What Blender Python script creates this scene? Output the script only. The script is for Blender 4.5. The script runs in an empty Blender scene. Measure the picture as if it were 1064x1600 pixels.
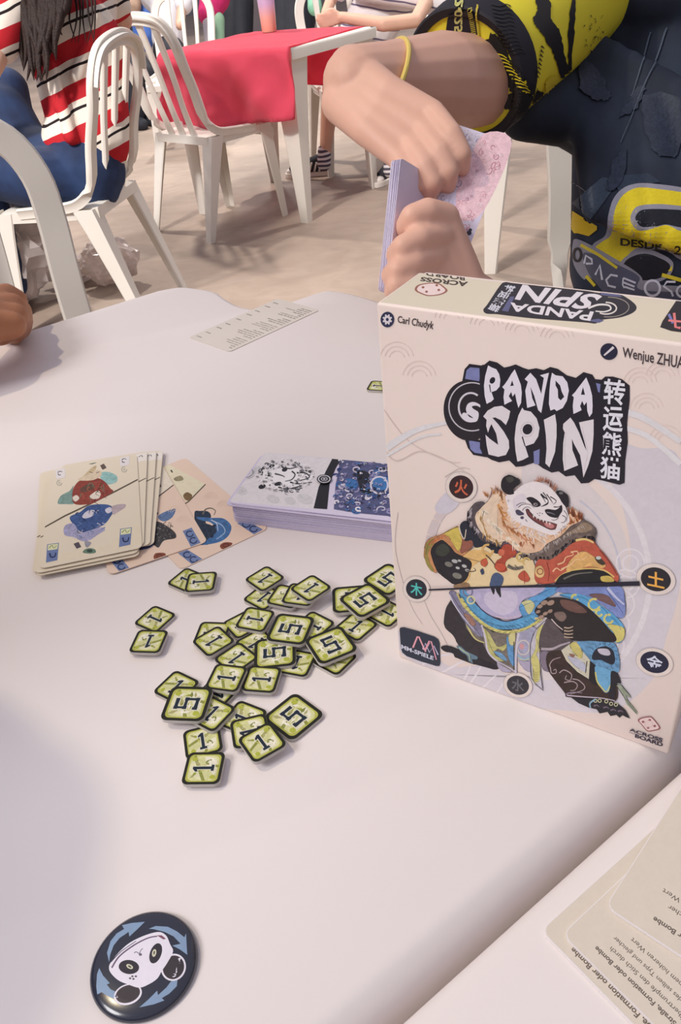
import bpy, bmesh, math, random
from mathutils import Vector, Matrix, noise
from mathutils.bvhtree import BVHTree
from mathutils.geometry import tessellate_polygon
random.seed(7)
S = bpy.context.scene
PI = math.pi

# ------------------------------------------------------------------ camera
FPX, PITCH, ROLL = 1267.6, 0.609, -0.1059
TZ = 0.74                                        # height of the table tops
CAM = Vector((0.0, 0.0, TZ + 0.314))
FW = Vector((0, math.cos(PITCH), -math.sin(PITCH)))
_rt = Vector((1, 0, 0)); _up = Vector((0, math.sin(PITCH), math.cos(PITCH)))
RT = math.cos(ROLL) * _rt + math.sin(ROLL) * _up
UP = -math.sin(ROLL) * _rt + math.cos(ROLL) * _up
cd = bpy.data.cameras.new('camera'); co = bpy.data.objects.new('camera', cd)
S.collection.objects.link(co); S.camera = co
m3 = Matrix((RT, UP, -FW)).transposed()
co.matrix_world = Matrix.Translation(CAM) @ m3.to_4x4()
cd.sensor_fit = 'VERTICAL'; cd.sensor_height = 24; cd.sensor_width = 24 * 1064 / 1600
cd.lens = FPX / 1600 * 24; cd.clip_start = 0.01; cd.clip_end = 200

def ray(x, y): return (x - 532) / FPX * RT - (y - 800) / FPX * UP + FW
def at(x, y, z):
    d = ray(x, y); return CAM + d * ((z - CAM.z) / d.z)
def W(x, y, depth): return CAM + ray(x, y) * depth
def aty(x, y, Y):
    d = ray(x, y); return CAM + d * (Y / d.y)

# ------------------------------------------------------------------ world, lamps, exposure
S.view_settings.view_transform = 'Standard'; S.view_settings.look = 'None'
S.view_settings.gamma = 1; S.view_settings.use_curve_mapping = False
S.view_settings.exposure = 0.0
wd = bpy.data.worlds.new('hall_daylight'); S.world = wd; wd.use_nodes = True
bg = wd.node_tree.nodes['Background']
bg.inputs['Color'].default_value = (0.88, 0.86, 1.0, 1); bg.inputs['Strength'].default_value = 0.49
def lamp(name, loc, power, size, col, tgt=(0, 0.5, 0.7)):
    l = bpy.data.lights.new(name, 'AREA'); l.shape = 'DISK'; l.size = size; l.energy = power; l.color = col
    o = bpy.data.objects.new(name, l); S.collection.objects.link(o); o.location = loc
    o.rotation_euler = (Vector(tgt) - Vector(loc)).to_track_quat('-Z', 'Y').to_euler()
    return o
def spot(name, loc, power, size, col, cone, tgt=None):       # spot lights with a limited cone, pointing straight down unless aimed
    l = bpy.data.lights.new(name, 'SPOT'); l.shadow_soft_size = size; l.energy = power; l.color = col
    l.spot_size = math.radians(cone); l.spot_blend = 0.35
    o = bpy.data.objects.new(name, l); S.collection.objects.link(o); o.location = loc
    if tgt: o.rotation_euler = (Vector(tgt) - Vector(loc)).to_track_quat('-Z', 'Y').to_euler()
    return o
spot('added_background_fill', (-2.6, -0.6, 4.6), 1100, 0.25, (1.0, 0.97, 0.95), 46, (-0.1, 5.0, 0.4))  # added fill to brighten the far chairs and tablecloth, no known fixture
lamp('ceiling_lamp_left', (-1.9, 0.75, 4.1), 38, 0.13, (1.0, 0.84, 0.58), (-0.1, 0.4, 0.7))
lamp('ceiling_lamp_front', (-4.0, -1.4, 4.8), 175, 2.2, (1.0, 0.97, 0.98), (0, 0.4, 0.8))
spot('ceiling_lamp_back', (-1.9, 6.0, 4.6), 620, 0.12, (1.0, 0.92, 0.82), 104)
spot('added_floor_fill_right', (2.6, 5.6, 4.6), 420, 0.2, (1.0, 0.95, 0.88), 100)  # extra light put in to lift the dark floor at the back
spot('added_floor_fill_far', (-0.6, 10.5, 4.8), 900, 0.2, (1.0, 0.95, 0.88), 110)  # likewise added for the floor farther off, not a known lamp

# ------------------------------------------------------------------ helpers
def lin(c):
    r = []
    for v in c[:3]:
        v = v / 255.0
        r.append(v / 12.92 if v <= 0.04045 else ((v + 0.055) / 1.055) ** 2.4)
    return tuple(r)
def link(o):
    S.collection.objects.link(o); return o
def tag(o, label=None, cat=None, group=None, kind=None):
    if label: o['label'] = label
    if cat: o['category'] = cat
    if group: o['group'] = group
    if kind: o['kind'] = kind
    return o
def empty(name, label, cat, loc=(0, 0, 0), rz=0, group=None):
    o = bpy.data.objects.new(name, None); link(o); o.location = loc; o.rotation_euler = (0, 0, rz)
    o.empty_display_size = 0.02
    return tag(o, label, cat, group)
def mat(name, c, rough=0.5, var=0.0, vs=8.0, bump=0.0, bs=40.0, spec=0.5, sss=0.0, trans=0.0, alpha=1.0, c2=None, coat=0.0, sheen=0.0):
    m = bpy.data.materials.new(name); m.use_nodes = True
    nt = m.node_tree; b = nt.nodes['Principled BSDF']
    L = lin(c); b.inputs['Roughness'].default_value = rough
    b.inputs['Base Color'].default_value = (*L, 1)
    b.inputs['Specular IOR Level'].default_value = spec
    b.inputs['Coat Weight'].default_value = coat; b.inputs['Sheen Weight'].default_value = sheen
    if trans: b.inputs['Transmission Weight'].default_value = trans
    if alpha < 1: b.inputs['Alpha'].default_value = alpha
    if sss:
        b.inputs['Subsurface Weight'].default_value = sss; b.inputs['Subsurface Radius'].default_value = (0.012, 0.005, 0.003)
        b.inputs['Subsurface Scale'].default_value = 1.0
    tc = nt.nodes.new('ShaderNodeTexCoord')
    if var or c2:
        n = nt.nodes.new('ShaderNodeTexNoise'); n.inputs['Scale'].default_value = vs; n.inputs['Detail'].default_value = 5
        nt.links.new(tc.outputs['Object'], n.inputs['Vector'])
        r = nt.nodes.new('ShaderNodeValToRGB'); e = r.color_ramp.elements
        e[0].position = 0.33; e[1].position = 0.67
        if c2: A, B = L, lin(c2)
        else: A = tuple(v * (1 - var) for v in L); B = tuple(min(1, v * (1 + var)) for v in L)
        e[0].color = (*A, 1); e[1].color = (*B, 1)
        nt.links.new(n.outputs['Fac'], r.inputs['Fac']); nt.links.new(r.outputs['Color'], b.inputs['Base Color'])
    if bump:
        n = nt.nodes.new('ShaderNodeTexNoise'); n.inputs['Scale'].default_value = bs; n.inputs['Detail'].default_value = 6
        nt.links.new(tc.outputs['Object'], n.inputs['Vector'])
        p = nt.nodes.new('ShaderNodeBump'); p.inputs['Strength'].default_value = bump; p.inputs['Distance'].default_value = 0.01
        nt.links.new(n.outputs['Fac'], p.inputs['Height']); nt.links.new(p.outputs['Normal'], b.inputs['Normal'])
    return m
def build(name, bm, m, parent=None, smooth=True, angle=40):
    me = bpy.data.meshes.new(name); bm.to_mesh(me); bm.free()
    o = bpy.data.objects.new(name, me); link(o)
    for k in (m if isinstance(m, (list, tuple)) else [m]): me.materials.append(k)
    if smooth:
        me.shade_smooth() if hasattr(me, 'shade_smooth') else None
        try: me.set_sharp_from_angle(angle=math.radians(angle))
        except Exception: pass
    if parent: o.parent = parent
    return o
def newbm(): return bmesh.new()
def prism(bm, pts, z0, z1, bev=0.0, M=None, bevz=None):
    """closed outline pts extruded between z0 and z1, top edge optionally bevelled inwards"""
    n = len(pts); rings = []
    def ring(off, z):
        if off == 0: P = pts
        else:
            P = []
            for i in range(n):
                a, b, c = Vector(pts[i - 1]), Vector(pts[i]), Vector(pts[(i + 1) % n])
                t = ((b - a).normalized() + (c - b).normalized())
                if t.length < 1e-6: t = b - a
                t.normalize(); P.append((b.x - t.y * off, b.y + t.x * off))
        return [bm.verts.new((M @ Vector((p[0], p[1], z))) if M else (p[0], p[1], z)) for p in P]
    rings.append(ring(0, z0))
    if bev:
        for k in range(0, 5):
            a = k / 4 * PI / 2
            rings.append(ring(bev * (1 - math.cos(a)), z1 - (bevz or bev) * (1 - math.sin(a))))
    else: rings.append(ring(0, z1))
    for A, B in zip(rings[:-1], rings[1:]):
        for i in range(n): bm.faces.new((A[i], A[(i + 1) % n], B[(i + 1) % n], B[i]))
    for R, flip in ((rings[0], True), (rings[-1], False)):
        co = [Vector((*(pts[i]), 0)) if R is rings[0] else ((M.inverted() @ R[i].co) if M else R[i].co) for i in range(n)]
        tr = tessellate_polygon([[Vector((c.x, c.y, 0)) for c in co]]); made = []
        for f in tr:
            try: made.append(bm.faces.new([R[i] for i in f]))
            except ValueError: pass
        for f in made:
            f.normal_update(); want = (M.to_3x3() @ Vector((0, 0, 1))) if M else Vector((0, 0, 1))
            if (f.normal.dot(want) > 0) == flip: f.normal_flip()
def rrect(w, h, r, seg=6, cx=0, cy=0):
    P = []
    for (sx, sy, a0) in ((1, 1, 0), (-1, 1, 90), (-1, -1, 180), (1, -1, 270)):
        for k in range(seg + 1):
            a = math.radians(a0 + 90 * k / seg)
            P.append((cx + sx * (w / 2 - r) + r * math.cos(a), cy + sy * (h / 2 - r) + r * math.sin(a)))
    return P
def catmull(P, closed=True, n=5):
    out = []; N = len(P); P = [Vector(p) for p in P]
    rng = range(N) if closed else range(N - 1)
    for i in rng:
        if closed: a, b, c, d = P[i - 1], P[i], P[(i + 1) % N], P[(i + 2) % N]
        else: a, b, c, d = P[max(i - 1, 0)], P[i], P[i + 1], P[min(i + 2, N - 1)]
        for k in range(n):
            t = k / n
            out.append(0.5 * ((2 * b) + (c - a) * t + (2 * a - 5 * b + 4 * c - d) * t * t + (3 * b - a - 3 * c + d) * t ** 3))
    if not closed: out.append(P[-1])
    return out
def capsule(bm, p0, r0, p1, r1, side=None, flat=1.0, seg=16, cap0=True, cap1=True):
    p0, p1 = Vector(p0), Vector(p1); ax = p1 - p0; L = ax.length
    if L < 1e-6: ax = Vector((0, 0, 1)); L = 1e-6
    ax = ax / ax.length
    if side is None: side = ax.orthogonal()
    s = Vector(side); s = (s - ax * s.dot(ax)).normalized(); t = ax.cross(s)
    prof = []
    if cap0: prof += [(-r0 * math.cos(a), r0 * math.sin(a)) for a in (0.25, 0.6, 0.95, 1.3)]
    else: prof += [(0, r0 * 0.999)]
    prof += [(L * k / 4, r0 + (r1 - r0) * k / 4) for k in (0, 1, 2, 3, 4)]
    if cap1: prof += [(L + r1 * math.cos(a), r1 * math.sin(a)) for a in (1.3, 0.95, 0.6, 0.25)]
    rings = []
    for (d, r) in prof:
        rings.append([bm.verts.new(p0 + ax * d + (s * math.cos(2 * PI * k / seg) + t * math.sin(2 * PI * k / seg) * flat) * r) for k in range(seg)])
    for A, B in zip(rings[:-1], rings[1:]):
        for i in range(seg): bm.faces.new((A[i], A[(i + 1) % seg], B[(i + 1) % seg], B[i]))
    bm.faces.new(rings[0][::-1]); bm.faces.new(rings[-1])
def chain(bm, pts, side=None, flat=1.0):
    """pts: [(point, radius), ...]"""
    for (a, ra), (b, rb) in zip(pts[:-1], pts[1:]): capsule(bm, a, ra, b, rb, side, flat)
def ellipsoid(bm, c, r, M=None, seg=20):
    R = (M or Matrix.Identity(3)).to_4x4()
    bmesh.ops.create_uvsphere(bm, u_segments=seg, v_segments=seg // 2 + 2, radius=1, matrix=Matrix.Translation(Vector(c)) @ R @ Matrix.Diagonal((*r, 1)))
def remesh(name, bm, voxel, m, parent=None, smooth_it=4, fac=0.5):
    """fuses overlapping closed shapes into one continuous surface"""
    me = bpy.data.meshes.new(name + '_src'); bm.to_mesh(me); bm.free()
    o = bpy.data.objects.new(name, me); link(o)
    r = o.modifiers.new('r', 'REMESH'); r.mode = 'VOXEL'; r.voxel_size = voxel; r.use_smooth_shade = True
    if smooth_it:
        s = o.modifiers.new('s', 'SMOOTH'); s.iterations = smooth_it; s.factor = fac
    dg = bpy.context.evaluated_depsgraph_get(); dg.update()
    me2 = bpy.data.meshes.new_from_object(o.evaluated_get(dg)); o.modifiers.clear(); o.data = me2; me2.name = name
    bpy.data.meshes.remove(me)
    me2.materials.clear()
    for k in (m if isinstance(m, (list, tuple)) else [m]): me2.materials.append(k)
    me2.shade_smooth()
    if parent: o.parent = parent
    return o
def world_of(o):
    return (world_of(o.parent) if o.parent else Matrix.Identity(4)) @ o.matrix_basis
def bvh_of(o):
    bm = bmesh.new(); bm.from_mesh(o.data); bm.transform(world_of(o))
    t = BVHTree.FromBMesh(bm); bm.free(); return t
def copy_tree(o, parent=None):
    c = o.copy(); link(c); c.parent = parent
    for ch in o.children: copy_tree(ch, c)
    return c

# ------------------------------------------------------------------ flat print: coloured ink shapes lying on a surface
def ink_material():
    m = bpy.data.materials.new('printed_ink'); m.use_nodes = True; nt = m.node_tree; b = nt.nodes['Principled BSDF']
    a = nt.nodes.new('ShaderNodeVertexColor'); a.layer_name = 'Ink'
    tc = nt.nodes.new('ShaderNodeTexCoord')
    n = nt.nodes.new('ShaderNodeTexNoise'); n.inputs['Scale'].default_value = 260; n.inputs['Detail'].default_value = 6; n.inputs['Distortion'].default_value = 1.2
    nt.links.new(tc.outputs['Object'], n.inputs['Vector'])
    mr = nt.nodes.new('ShaderNodeMapRange'); mr.inputs[1].default_value = 0.3; mr.inputs[2].default_value = 0.7
    mr.inputs[3].default_value = -1.0; mr.inputs[4].default_value = 1.0
    nt.links.new(n.outputs['Fac'], mr.inputs[0])
    mu = nt.nodes.new('ShaderNodeMath'); mu.operation = 'MULTIPLY_ADD'; mu.inputs[2].default_value = 1.0
    nt.links.new(mr.outputs[0], mu.inputs[0]); nt.links.new(a.outputs['Alpha'], mu.inputs[1])
    vm = nt.nodes.new('ShaderNodeVectorMath'); vm.operation = 'SCALE'
    nt.links.new(a.outputs['Color'], vm.inputs[0]); nt.links.new(mu.outputs[0], vm.inputs['Scale'])
    nt.links.new(vm.outputs[0], b.inputs['Base Color'])
    b.inputs['Roughness'].default_value = 0.45; b.inputs['Specular IOR Level'].default_value = 0.3
    return m
INK = ink_material()
_gc = {}
def glyphs(text, bold=0.0, shear=0.0, space=1.0):
    """text outline as (verts2d, faces, width, height); unit cap size about 0.7"""
    k = (text, bold, shear, space)
    if k in _gc: return _gc[k]
    cu = bpy.data.curves.new('t', 'FONT'); cu.body = text; cu.size = 1.0; cu.offset = bold; cu.shear = shear
    cu.resolution_u = 3; cu.space_character = space; cu.fill_mode = 'FRONT'
    o = bpy.data.objects.new('t', cu); link(o)
    dg = bpy.context.evaluated_depsgraph_get(); dg.update()
    me = bpy.data.meshes.new_from_object(o.evaluated_get(dg))
    V = [(v.co.x, v.co.y) for v in me.vertices]; F = [tuple(p.vertices) for p in me.polygons]
    bpy.data.objects.remove(o); bpy.data.curves.remove(cu); bpy.data.meshes.remove(me)
    if V:
        x0 = min(v[0] for v in V); x1 = max(v[0] for v in V); y0 = min(v[1] for v in V); y1 = max(v[1] for v in V)
        V = [(v[0] - x0, v[1] - y0) for v in V]; r = (V, F, x1 - x0, y1 - y0)
    else: r = ([], [], 1, 1)
    _gc[k] = r; return r
class Print:
    """collects flat polygons in a 2-D space; M maps (u, v, layer height) into the parent's space"""
    def __init__(s, f, step=2.5e-6, gain=1.08): s.f = f; s.V = []; s.F = []; s.C = []; s.k = 0; s.step = step; s.gain = gain; s.o = (0, 0, 1.0); s.h0 = 2.0e-5; s.sub = 0; s.ink = None
    def crop(s, ox, oy, sc): s.o = (ox, oy, sc); return s
    def _map(s, p): return (s.o[0] + p[0] / s.o[2], s.o[1] + p[1] / s.o[2])
    def raw(s, verts, faces, col, v=0.10, same=False):
        if not same: s.k += 1
        h = s.h0 + s.k * s.step
        if s.sub:
            bm = bmesh.new(); vs = [bm.verts.new((p[0], p[1], 0)) for p in verts]
            for f in faces:
                try: bm.faces.new([vs[i] for i in f])
                except ValueError: pass
            bmesh.ops.triangulate(bm, faces=bm.faces[:])
            for _ in range(6):
                E = [e for e in bm.edges if e.calc_length() > s.sub]
                if not E: break
                bmesh.ops.subdivide_edges(bm, edges=E, cuts=1); bmesh.ops.triangulate(bm, faces=bm.faces[:])
            bm.verts.index_update(); verts = [(q.co.x, q.co.y) for q in bm.verts]; faces = [tuple(q.index for q in f.verts) for f in bm.faces]; bm.free()
        b = len(s.V); P = [s.f(p[0], p[1], h) for p in verts]
        if any(p is None for p in P):
            ok = {i for i, p in enumerate(P) if p is not None}; faces = [f for f in faces if all(i in ok for i in f)]
            P = [p if p is not None else (0, 0, 0) for p in P]
        if s.sub and faces:      # ink never spans a gap between two folds
            faces = [f for f in faces if max((Vector(P[f[i]]) - Vector(P[f[i - 1]])).length for i in range(len(f))) < .013]
        s.V += [tuple(p) for p in P]; L = lin(col)
        c = tuple(min(0.95, x * s.gain) for x in L) + (v,)
        for f in faces: s.F.append(tuple(b + i for i in f)); s.C.append(c)
    def poly(s, col, pts, sm=False, v=0.10, same=False):
        if sm: pts = catmull([(p[0], p[1]) for p in pts], True, 5)
        pts = [s._map(p) for p in pts]
        tr = tessellate_polygon([[Vector((p[0], p[1], 0)) for p in pts]])
        s.raw(pts, tr, col, v, same)
        if s.ink and v >= 0.08:
            o, s.o = s.o, (0, 0, 1); q = [(a, b) for a, b in pts]
            dk = tuple(c * .45 + 14 for c in col); n = len(q); ph = len(s.V) % 7
            for i0 in range(0, n, 9):            # broken pen outline of varying weight
                seg = [q[(i0 + j) % n] for j in range(8 if (i0 + ph) % 5 else 5)]
                s.line(dk, seg, s.ink * (1 + .5 * ((i0 * 7 + ph) % 3)), s.ink * .4, sm=False, v=v, same=True)
            s.o = o
    def dot(s, col, cx, cy, rx, ry=None, rot=0, n=28, v=0.05, same=False):
        ry = ry or rx; ca, sa = math.cos(rot), math.sin(rot)
        s.poly(col, [(cx + rx * math.cos(2 * PI * k / n) * ca - ry * math.sin(2 * PI * k / n) * sa, cy + rx * math.cos(2 * PI * k / n) * sa + ry * math.sin(2 * PI * k / n) * ca) for k in range(n)], False, v, same)
    def line(s, col, pts, w, w1=None, sm=True, v=0.05, same=False, closed=False):
        """stroke of width w tapering to w1"""
        P = [Vector((p[0], p[1])) for p in pts]
        if sm and len(P) > 2: P = [Vector(p) for p in catmull(P, closed, 4)]
        if closed: P.append(P[0])
        n = len(P); A = []; B = []
        if w1 is None: w1 = w
        for i in range(n):
            t = P[min(i + 1, n - 1)] - P[max(i - 1, 0)]
            if t.length < 1e-9: t = Vector((1, 0))
            t.normalize(); q = Vector((-t.y, t.x)) * (w + (w1 - w) * i / max(1, n - 1)) / 2
            A.append(P[i] + q); B.append(P[i] - q)
        V = [s._map(p) for p in A + B]
        s.raw(V, [(i, i + 1, n + i + 1, n + i) for i in range(n - 1)], col, v, same)
    def ring(s, col, cx, cy, r, w, a0=0, a1=2 * PI, ry=None, rot=0, v=0.05, n=40):
        ry = ry or r; ca, sa = math.cos(rot), math.sin(rot)
        s.line(col, [(cx + r * math.cos(a) * ca - ry * math.sin(a) * sa, cy + r * math.cos(a) * sa + ry * math.sin(a) * ca) for a in [a0 + (a1 - a0) * k / n for k in range(n + 1)]], w, sm=False, v=v)
    def text(s, col, txt, quad, bold=0.0, v=0.02, shear=0.0, same=False, space=1.0):
        """quad: bottom-left, bottom-right, top-right, top-left of the text's outline box (may be a general quad)"""
        V, F, w, h = glyphs(txt, bold, shear, space); q = [Vector(s._map(p)) for p in quad]
        pts = []
        for (x, y) in V:
            a, b = x / w, y / h
            p = q[0] * (1 - a) * (1 - b) + q[1] * a * (1 - b) + q[2] * a * b + q[3] * (1 - a) * b
            pts.append((p.x, p.y))
        s.raw(pts, F, col, v, same)
    def done(s, name, parent, kindname=None):
        me = bpy.data.meshes.new(name); me.from_pydata(s.V, [], s.F)
        ca = me.color_attributes.new('Ink', 'FLOAT_COLOR', 'CORNER'); buf = []
        for p in me.polygons: buf += list(s.C[p.index]) * p.loop_total
        ca.data.foreach_set('color', buf); me.materials.append(INK)
        o = bpy.data.objects.new(name, me); link(o)
        if parent: o.parent = parent
        return o
def plane_map(origin, ex, ey, nrm):
    """photo point -> plane -> local frame (u along ex, v along ey, w along nrm) in the coordinates of the owner"""
    origin, ex, ey, nrm = map(Vector, (origin, ex, ey, nrm))
    def f(x, y, h):
        d = ray(x, y); t = (origin - CAM).dot(nrm) / d.dot(nrm); P = CAM + d * t - origin
        return (P.dot(ex), P.dot(ey), h)
    return f

# ------------------------------------------------------------------ setting
M_floor = mat('polished_concrete', (166, 149, 136), 0.5, var=0.16, vs=1.6, bump=0.05, bs=30, spec=0.4)
def floor_detail():
    nt = M_floor.node_tree; b = nt.nodes['Principled BSDF']
    src = b.inputs['Base Color'].links[0].from_socket
    tc = nt.nodes.new('ShaderNodeTexCoord')
    n = nt.nodes.new('ShaderNodeTexNoise'); n.inputs['Scale'].default_value = 5.0; n.inputs['Detail'].default_value = 8; n.inputs['Distortion'].default_value = 1.5
    mp = nt.nodes.new('ShaderNodeMapping'); mp.inputs['Scale'].default_value = (1, 1.6, 1); mp.inputs['Rotation'].default_value = (0, 0, 0.35)
    nt.links.new(tc.outputs['Object'], mp.inputs[0]); nt.links.new(mp.outputs[0], n.inputs['Vector'])
    r = nt.nodes.new('ShaderNodeValToRGB'); e = r.color_ramp.elements; e[0].position = 0.35; e[1].position = 0.7
    e[0].color = (0.90, 0.88, 0.86, 1); e[1].color = (1.04, 1.04, 1.03, 1)
    nt.links.new(n.outputs['Fac'], r.inputs['Fac'])
    mx = nt.nodes.new('ShaderNodeMix'); mx.data_type = 'RGBA'; mx.blend_type = 'MULTIPLY'; mx.inputs[0].default_value = 1
    nt.links.new(src, mx.inputs[6]); nt.links.new(r.outputs['Color'], mx.inputs[7]); nt.links.new(mx.outputs[2], b.inputs['Base Color'])
floor_detail()
bm = newbm(); bmesh.ops.create_grid(bm, x_segments=2, y_segments=2, size=1, matrix=Matrix.Translation((0, 6, 0)) @ Matrix.Diagonal((14, 16, 1, 1)))
tag(build('floor', bm, M_floor, smooth=False), kind='structure')
M_wall = mat('painted_wall', (150, 150, 158), 0.8, var=0.05, vs=0.7)
for nm, c, s in (('wall_back', (0, 22.1, 2.5), (14, 0.1, 2.5)), ('wall_left', (-14.1, 6, 2.5), (0.1, 16, 2.5)), ('wall_right', (14.1, 6, 2.5), (0.1, 16, 2.5)), ('wall_front', (0, -10.1, 2.5), (14, 0.1, 2.5))):
    bm = newbm(); bmesh.ops.create_cube(bm, size=2, matrix=Matrix.Translation(c) @ Matrix.Diagonal((*s, 1)))
    tag(build(nm, bm, M_wall, smooth=False), kind='structure')

# ------------------------------------------------------------------ white plastic tables
M_plastic = mat('white_plastic', (236, 228, 226), 0.6, var=0.012, vs=5, bump=0.01, bs=120, spec=0.25)
M_plastic2 = mat('aged_white_plastic', (232, 226, 216), 0.45, var=0.02, vs=6, spec=0.4)
EU, EV = Vector((0.834, 0.552, 0)), Vector((0.552, -0.834, 0))
U0, U1, V0, V1 = -0.255, 0.522, -0.899, -0.116
def table_outline():
    c = [(0.155, 0.000), (0.127, 0.012), (0.112, 0.039), (0.104, 0.069), (0.108, 0.102), (0.108, 0.134), (0.092, 0.154), (0.027, 0.157), (0.010, 0.177), (0.002, 0.215), (0.0, 0.26)]
    P = []
    def corner(x, y, sx, sy, flip):
        q = [(x - sx * a, y + sy * b) for a, b in c]
        q = [tuple(w) for w in catmull(q, False, 5)]
        return q[::-1] if flip else q
    # counter-clockwise in the (u, -v) sense; start with the far right corner
    P += corner(U1, V0, 1, 1, False)            # far edge -> right edge
    P += corner(U1, V1, 1, -1, True)            # right edge -> near edge
    P += corner(U0, V1, -1, -1, False)
    P += corner(U0, V0, -1, 1, True)
    return P
def to_world(uv, dv=0.0, mirror=False):
    u, v = uv
    if mirror: v = 2 * V1 - v + 0.006
    p = EU * u + EV * (v + dv); return (p.x, p.y)
def make_table(label, mirror, seed):
    t = empty('plastic_table', label, 'table', (0, 0, 0))
    O = [to_world(p, 0.0, mirror) for p in table_outline()]
    A = sum(O[i - 1][0] * O[i][1] - O[i][0] * O[i - 1][1] for i in range(len(O)))
    if A < 0: O = O[::-1]
    bm = newbm(); prism(bm, O, TZ - 0.045, TZ, 0.008 if mirror else 0.014, None, None if mirror else 0.026)
    build('table_top', bm, M_plastic, t, angle=60)
    for (u, v) in ((U0 + .11, V0 + .16), (U1 - .11, V0 + .16), (U1 - .11, V1 - .16), (U0 + .11, V1 - .16)):
        x, y = to_world((u, v), 0, mirror); cx, cy = to_world(((U0 + U1) / 2, (V0 + V1) / 2), 0, mirror)
        d = Vector((x - cx, y - cy, 0)).normalized()
        bm = newbm(); angle_leg(bm, Vector((x, y, TZ - 0.042)), Vector((x, y, 0)) + d * 0.05, d, 0.085, 0.035)
        build('leg', bm, M_plastic, t, angle=30)
    return t
def angle_leg(bm, top, foot, out, w0, w1, th=0.006):
    """L-section leg that tapers downwards; 'out' points away from the table or chair centre"""
    rings = []
    for k in range(7):
        f = k / 6; c = top.lerp(foot, f); w = w0 + (w1 - w0) * f ** 0.8
        a = Matrix.Rotation(PI * 0.75, 3, 'Z') @ out; b = Matrix.Rotation(-PI * 0.75, 3, 'Z') @ out
        a.z = b.z = 0; a.normalize(); b.normalize()
        i = -out * th * 1.3
        P = [c + a * w, c + a * w * .15 + out * .001, c, c + b * w * .15 + out * .001, c + b * w, c + b * w + i, c + i * 1.0, c + a * w + i]
        rings.append([bm.verts.new(p) for p in P])
    n = 8
    for A, B in zip(rings[:-1], rings[1:]):
        for i in range(n): bm.faces.new((A[i], A[(i + 1) % n], B[(i + 1) % n], B[i]))
    bm.faces.new(rings[0][::-1]); bm.faces.new(rings[-1])
    bmesh.ops.recalc_face_normals(bm, faces=bm.faces[:])
make_table('white plastic table with notched corners under the game box and bamboo tokens', False, 1)
make_table('white plastic table in the lower right corner carrying three text cards', True, 2)

# ------------------------------------------------------------------ game box
M_box = mat('cream_box_card', (244, 228, 219), 0.45, var=0.02, vs=14, spec=0.4)
M_boxtop = mat('cream_box_card_top', (226, 214, 192), 0.42, var=0.02, vs=14, spec=0.4)
BX, BY, BA, BW, BH, BD = 0.0227, 0.3096, -0.6071, 0.1385, 0.1966, 0.0415
box = empty('board_game_box', 'upright cream board game box with a robed panda printed on its front', 'box', (BX, BY, TZ), BA)
bex = Vector((math.cos(BA), math.sin(BA), 0)); bey = Vector((-math.sin(BA), math.cos(BA), 0))
def box_block(bm, x0, x1, y0, y1, z0, z1, r):
    bmesh.ops.create_cube(bm, size=1, matrix=Matrix.Translation(((x0 + x1) / 2, (y0 + y1) / 2, (z0 + z1) / 2)) @ Matrix.Diagonal((x1 - x0, y1 - y0, z1 - z0, 1)))
    bmesh.ops.bevel(bm, geom=bm.edges[:], offset=r, segments=3, affect='EDGES', profile=0.5)
bm = newbm(); box_block(bm, 0, BW, 0, BD - 0.004, 0, BH, 0.0012); build('box_lid', bm, M_box, box, angle=50)
bm = newbm(); box_block(bm, 0.0012, BW - 0.0012, BD - 0.0042, BD, 0.0004, BH - 0.0012, 0.0006); build('box_tray', bm, M_box, box, angle=50)
bm = newbm(); bmesh.ops.create_grid(bm, x_segments=1, y_segments=1, size=0.5, matrix=Matrix.Translation((BW / 2, (BD - .004) / 2, BH + 1e-5)) @ Matrix.Diagonal((BW - .0024, BD - .0065, 1, 1)))
build('top_panel', bm, M_boxtop, box, smooth=False)
O_front = Vector((BX, BY, TZ))
_f = plane_map(O_front, bex, Vector((0, 0, 1)), -bey)
EPS = 0.0006
def front_map(x, y, h):
    u, v, w = _f(x, y, h)
    u = min(max(u, EPS), BW - EPS); v = min(max(v, EPS), BH - EPS)
    return (u, -w, v)
P = Print(front_map)
# --- pale background drawing
K0 = (206, 204, 214)
P.crop(0, 0, 1)
def arc_pts(cx, cy, r, a0, a1, n=24, e=1.0): return [(cx + r * math.cos(math.radians(a0 + (a1 - a0) * k / n)), cy + r * e * math.sin(math.radians(a0 + (a1 - a0) * k / n))) for k in range(n + 1)]
P.poly((216, 210, 216), [(955, 690), (1000, 700), (1064, 720), (1064, 900), (1040, 1000), (1020, 1060), (960, 1110), (880, 1110), (800, 1100), (700, 1060), (628, 1022), (622, 985), (660, 1000), (700, 1040), (760, 1040), (820, 1060), (900, 1020), (960, 960), (985, 880), (975, 800), (950, 740)], True, 0.03)
P.poly((223, 214, 214), [(820, 700), (900, 740), (970, 820), (985, 920), (960, 1000), (900, 1050), (820, 1050), (820, 900)], True, 0.03)
P.line((228, 222, 226), arc_pts(820, 905, 195, -65, 60), 9)
P.line((200, 200, 212), arc_pts(820, 905, 150, -55, 55), 3)
for k in range(9):
    r = 14 + k * 0; cx, cy = 880 + 16 * k, 1075 - 17 * k
    if k % 2 == 0: P.ring((232, 226, 230), 985 - 4 * k, 940 + 16 * k - 60, 22, 2.5, v=0.02); P.ring((232, 226, 230), 985 - 4 * k, 940 + 16 * k - 60, 12, 2.5, v=0.02)
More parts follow.
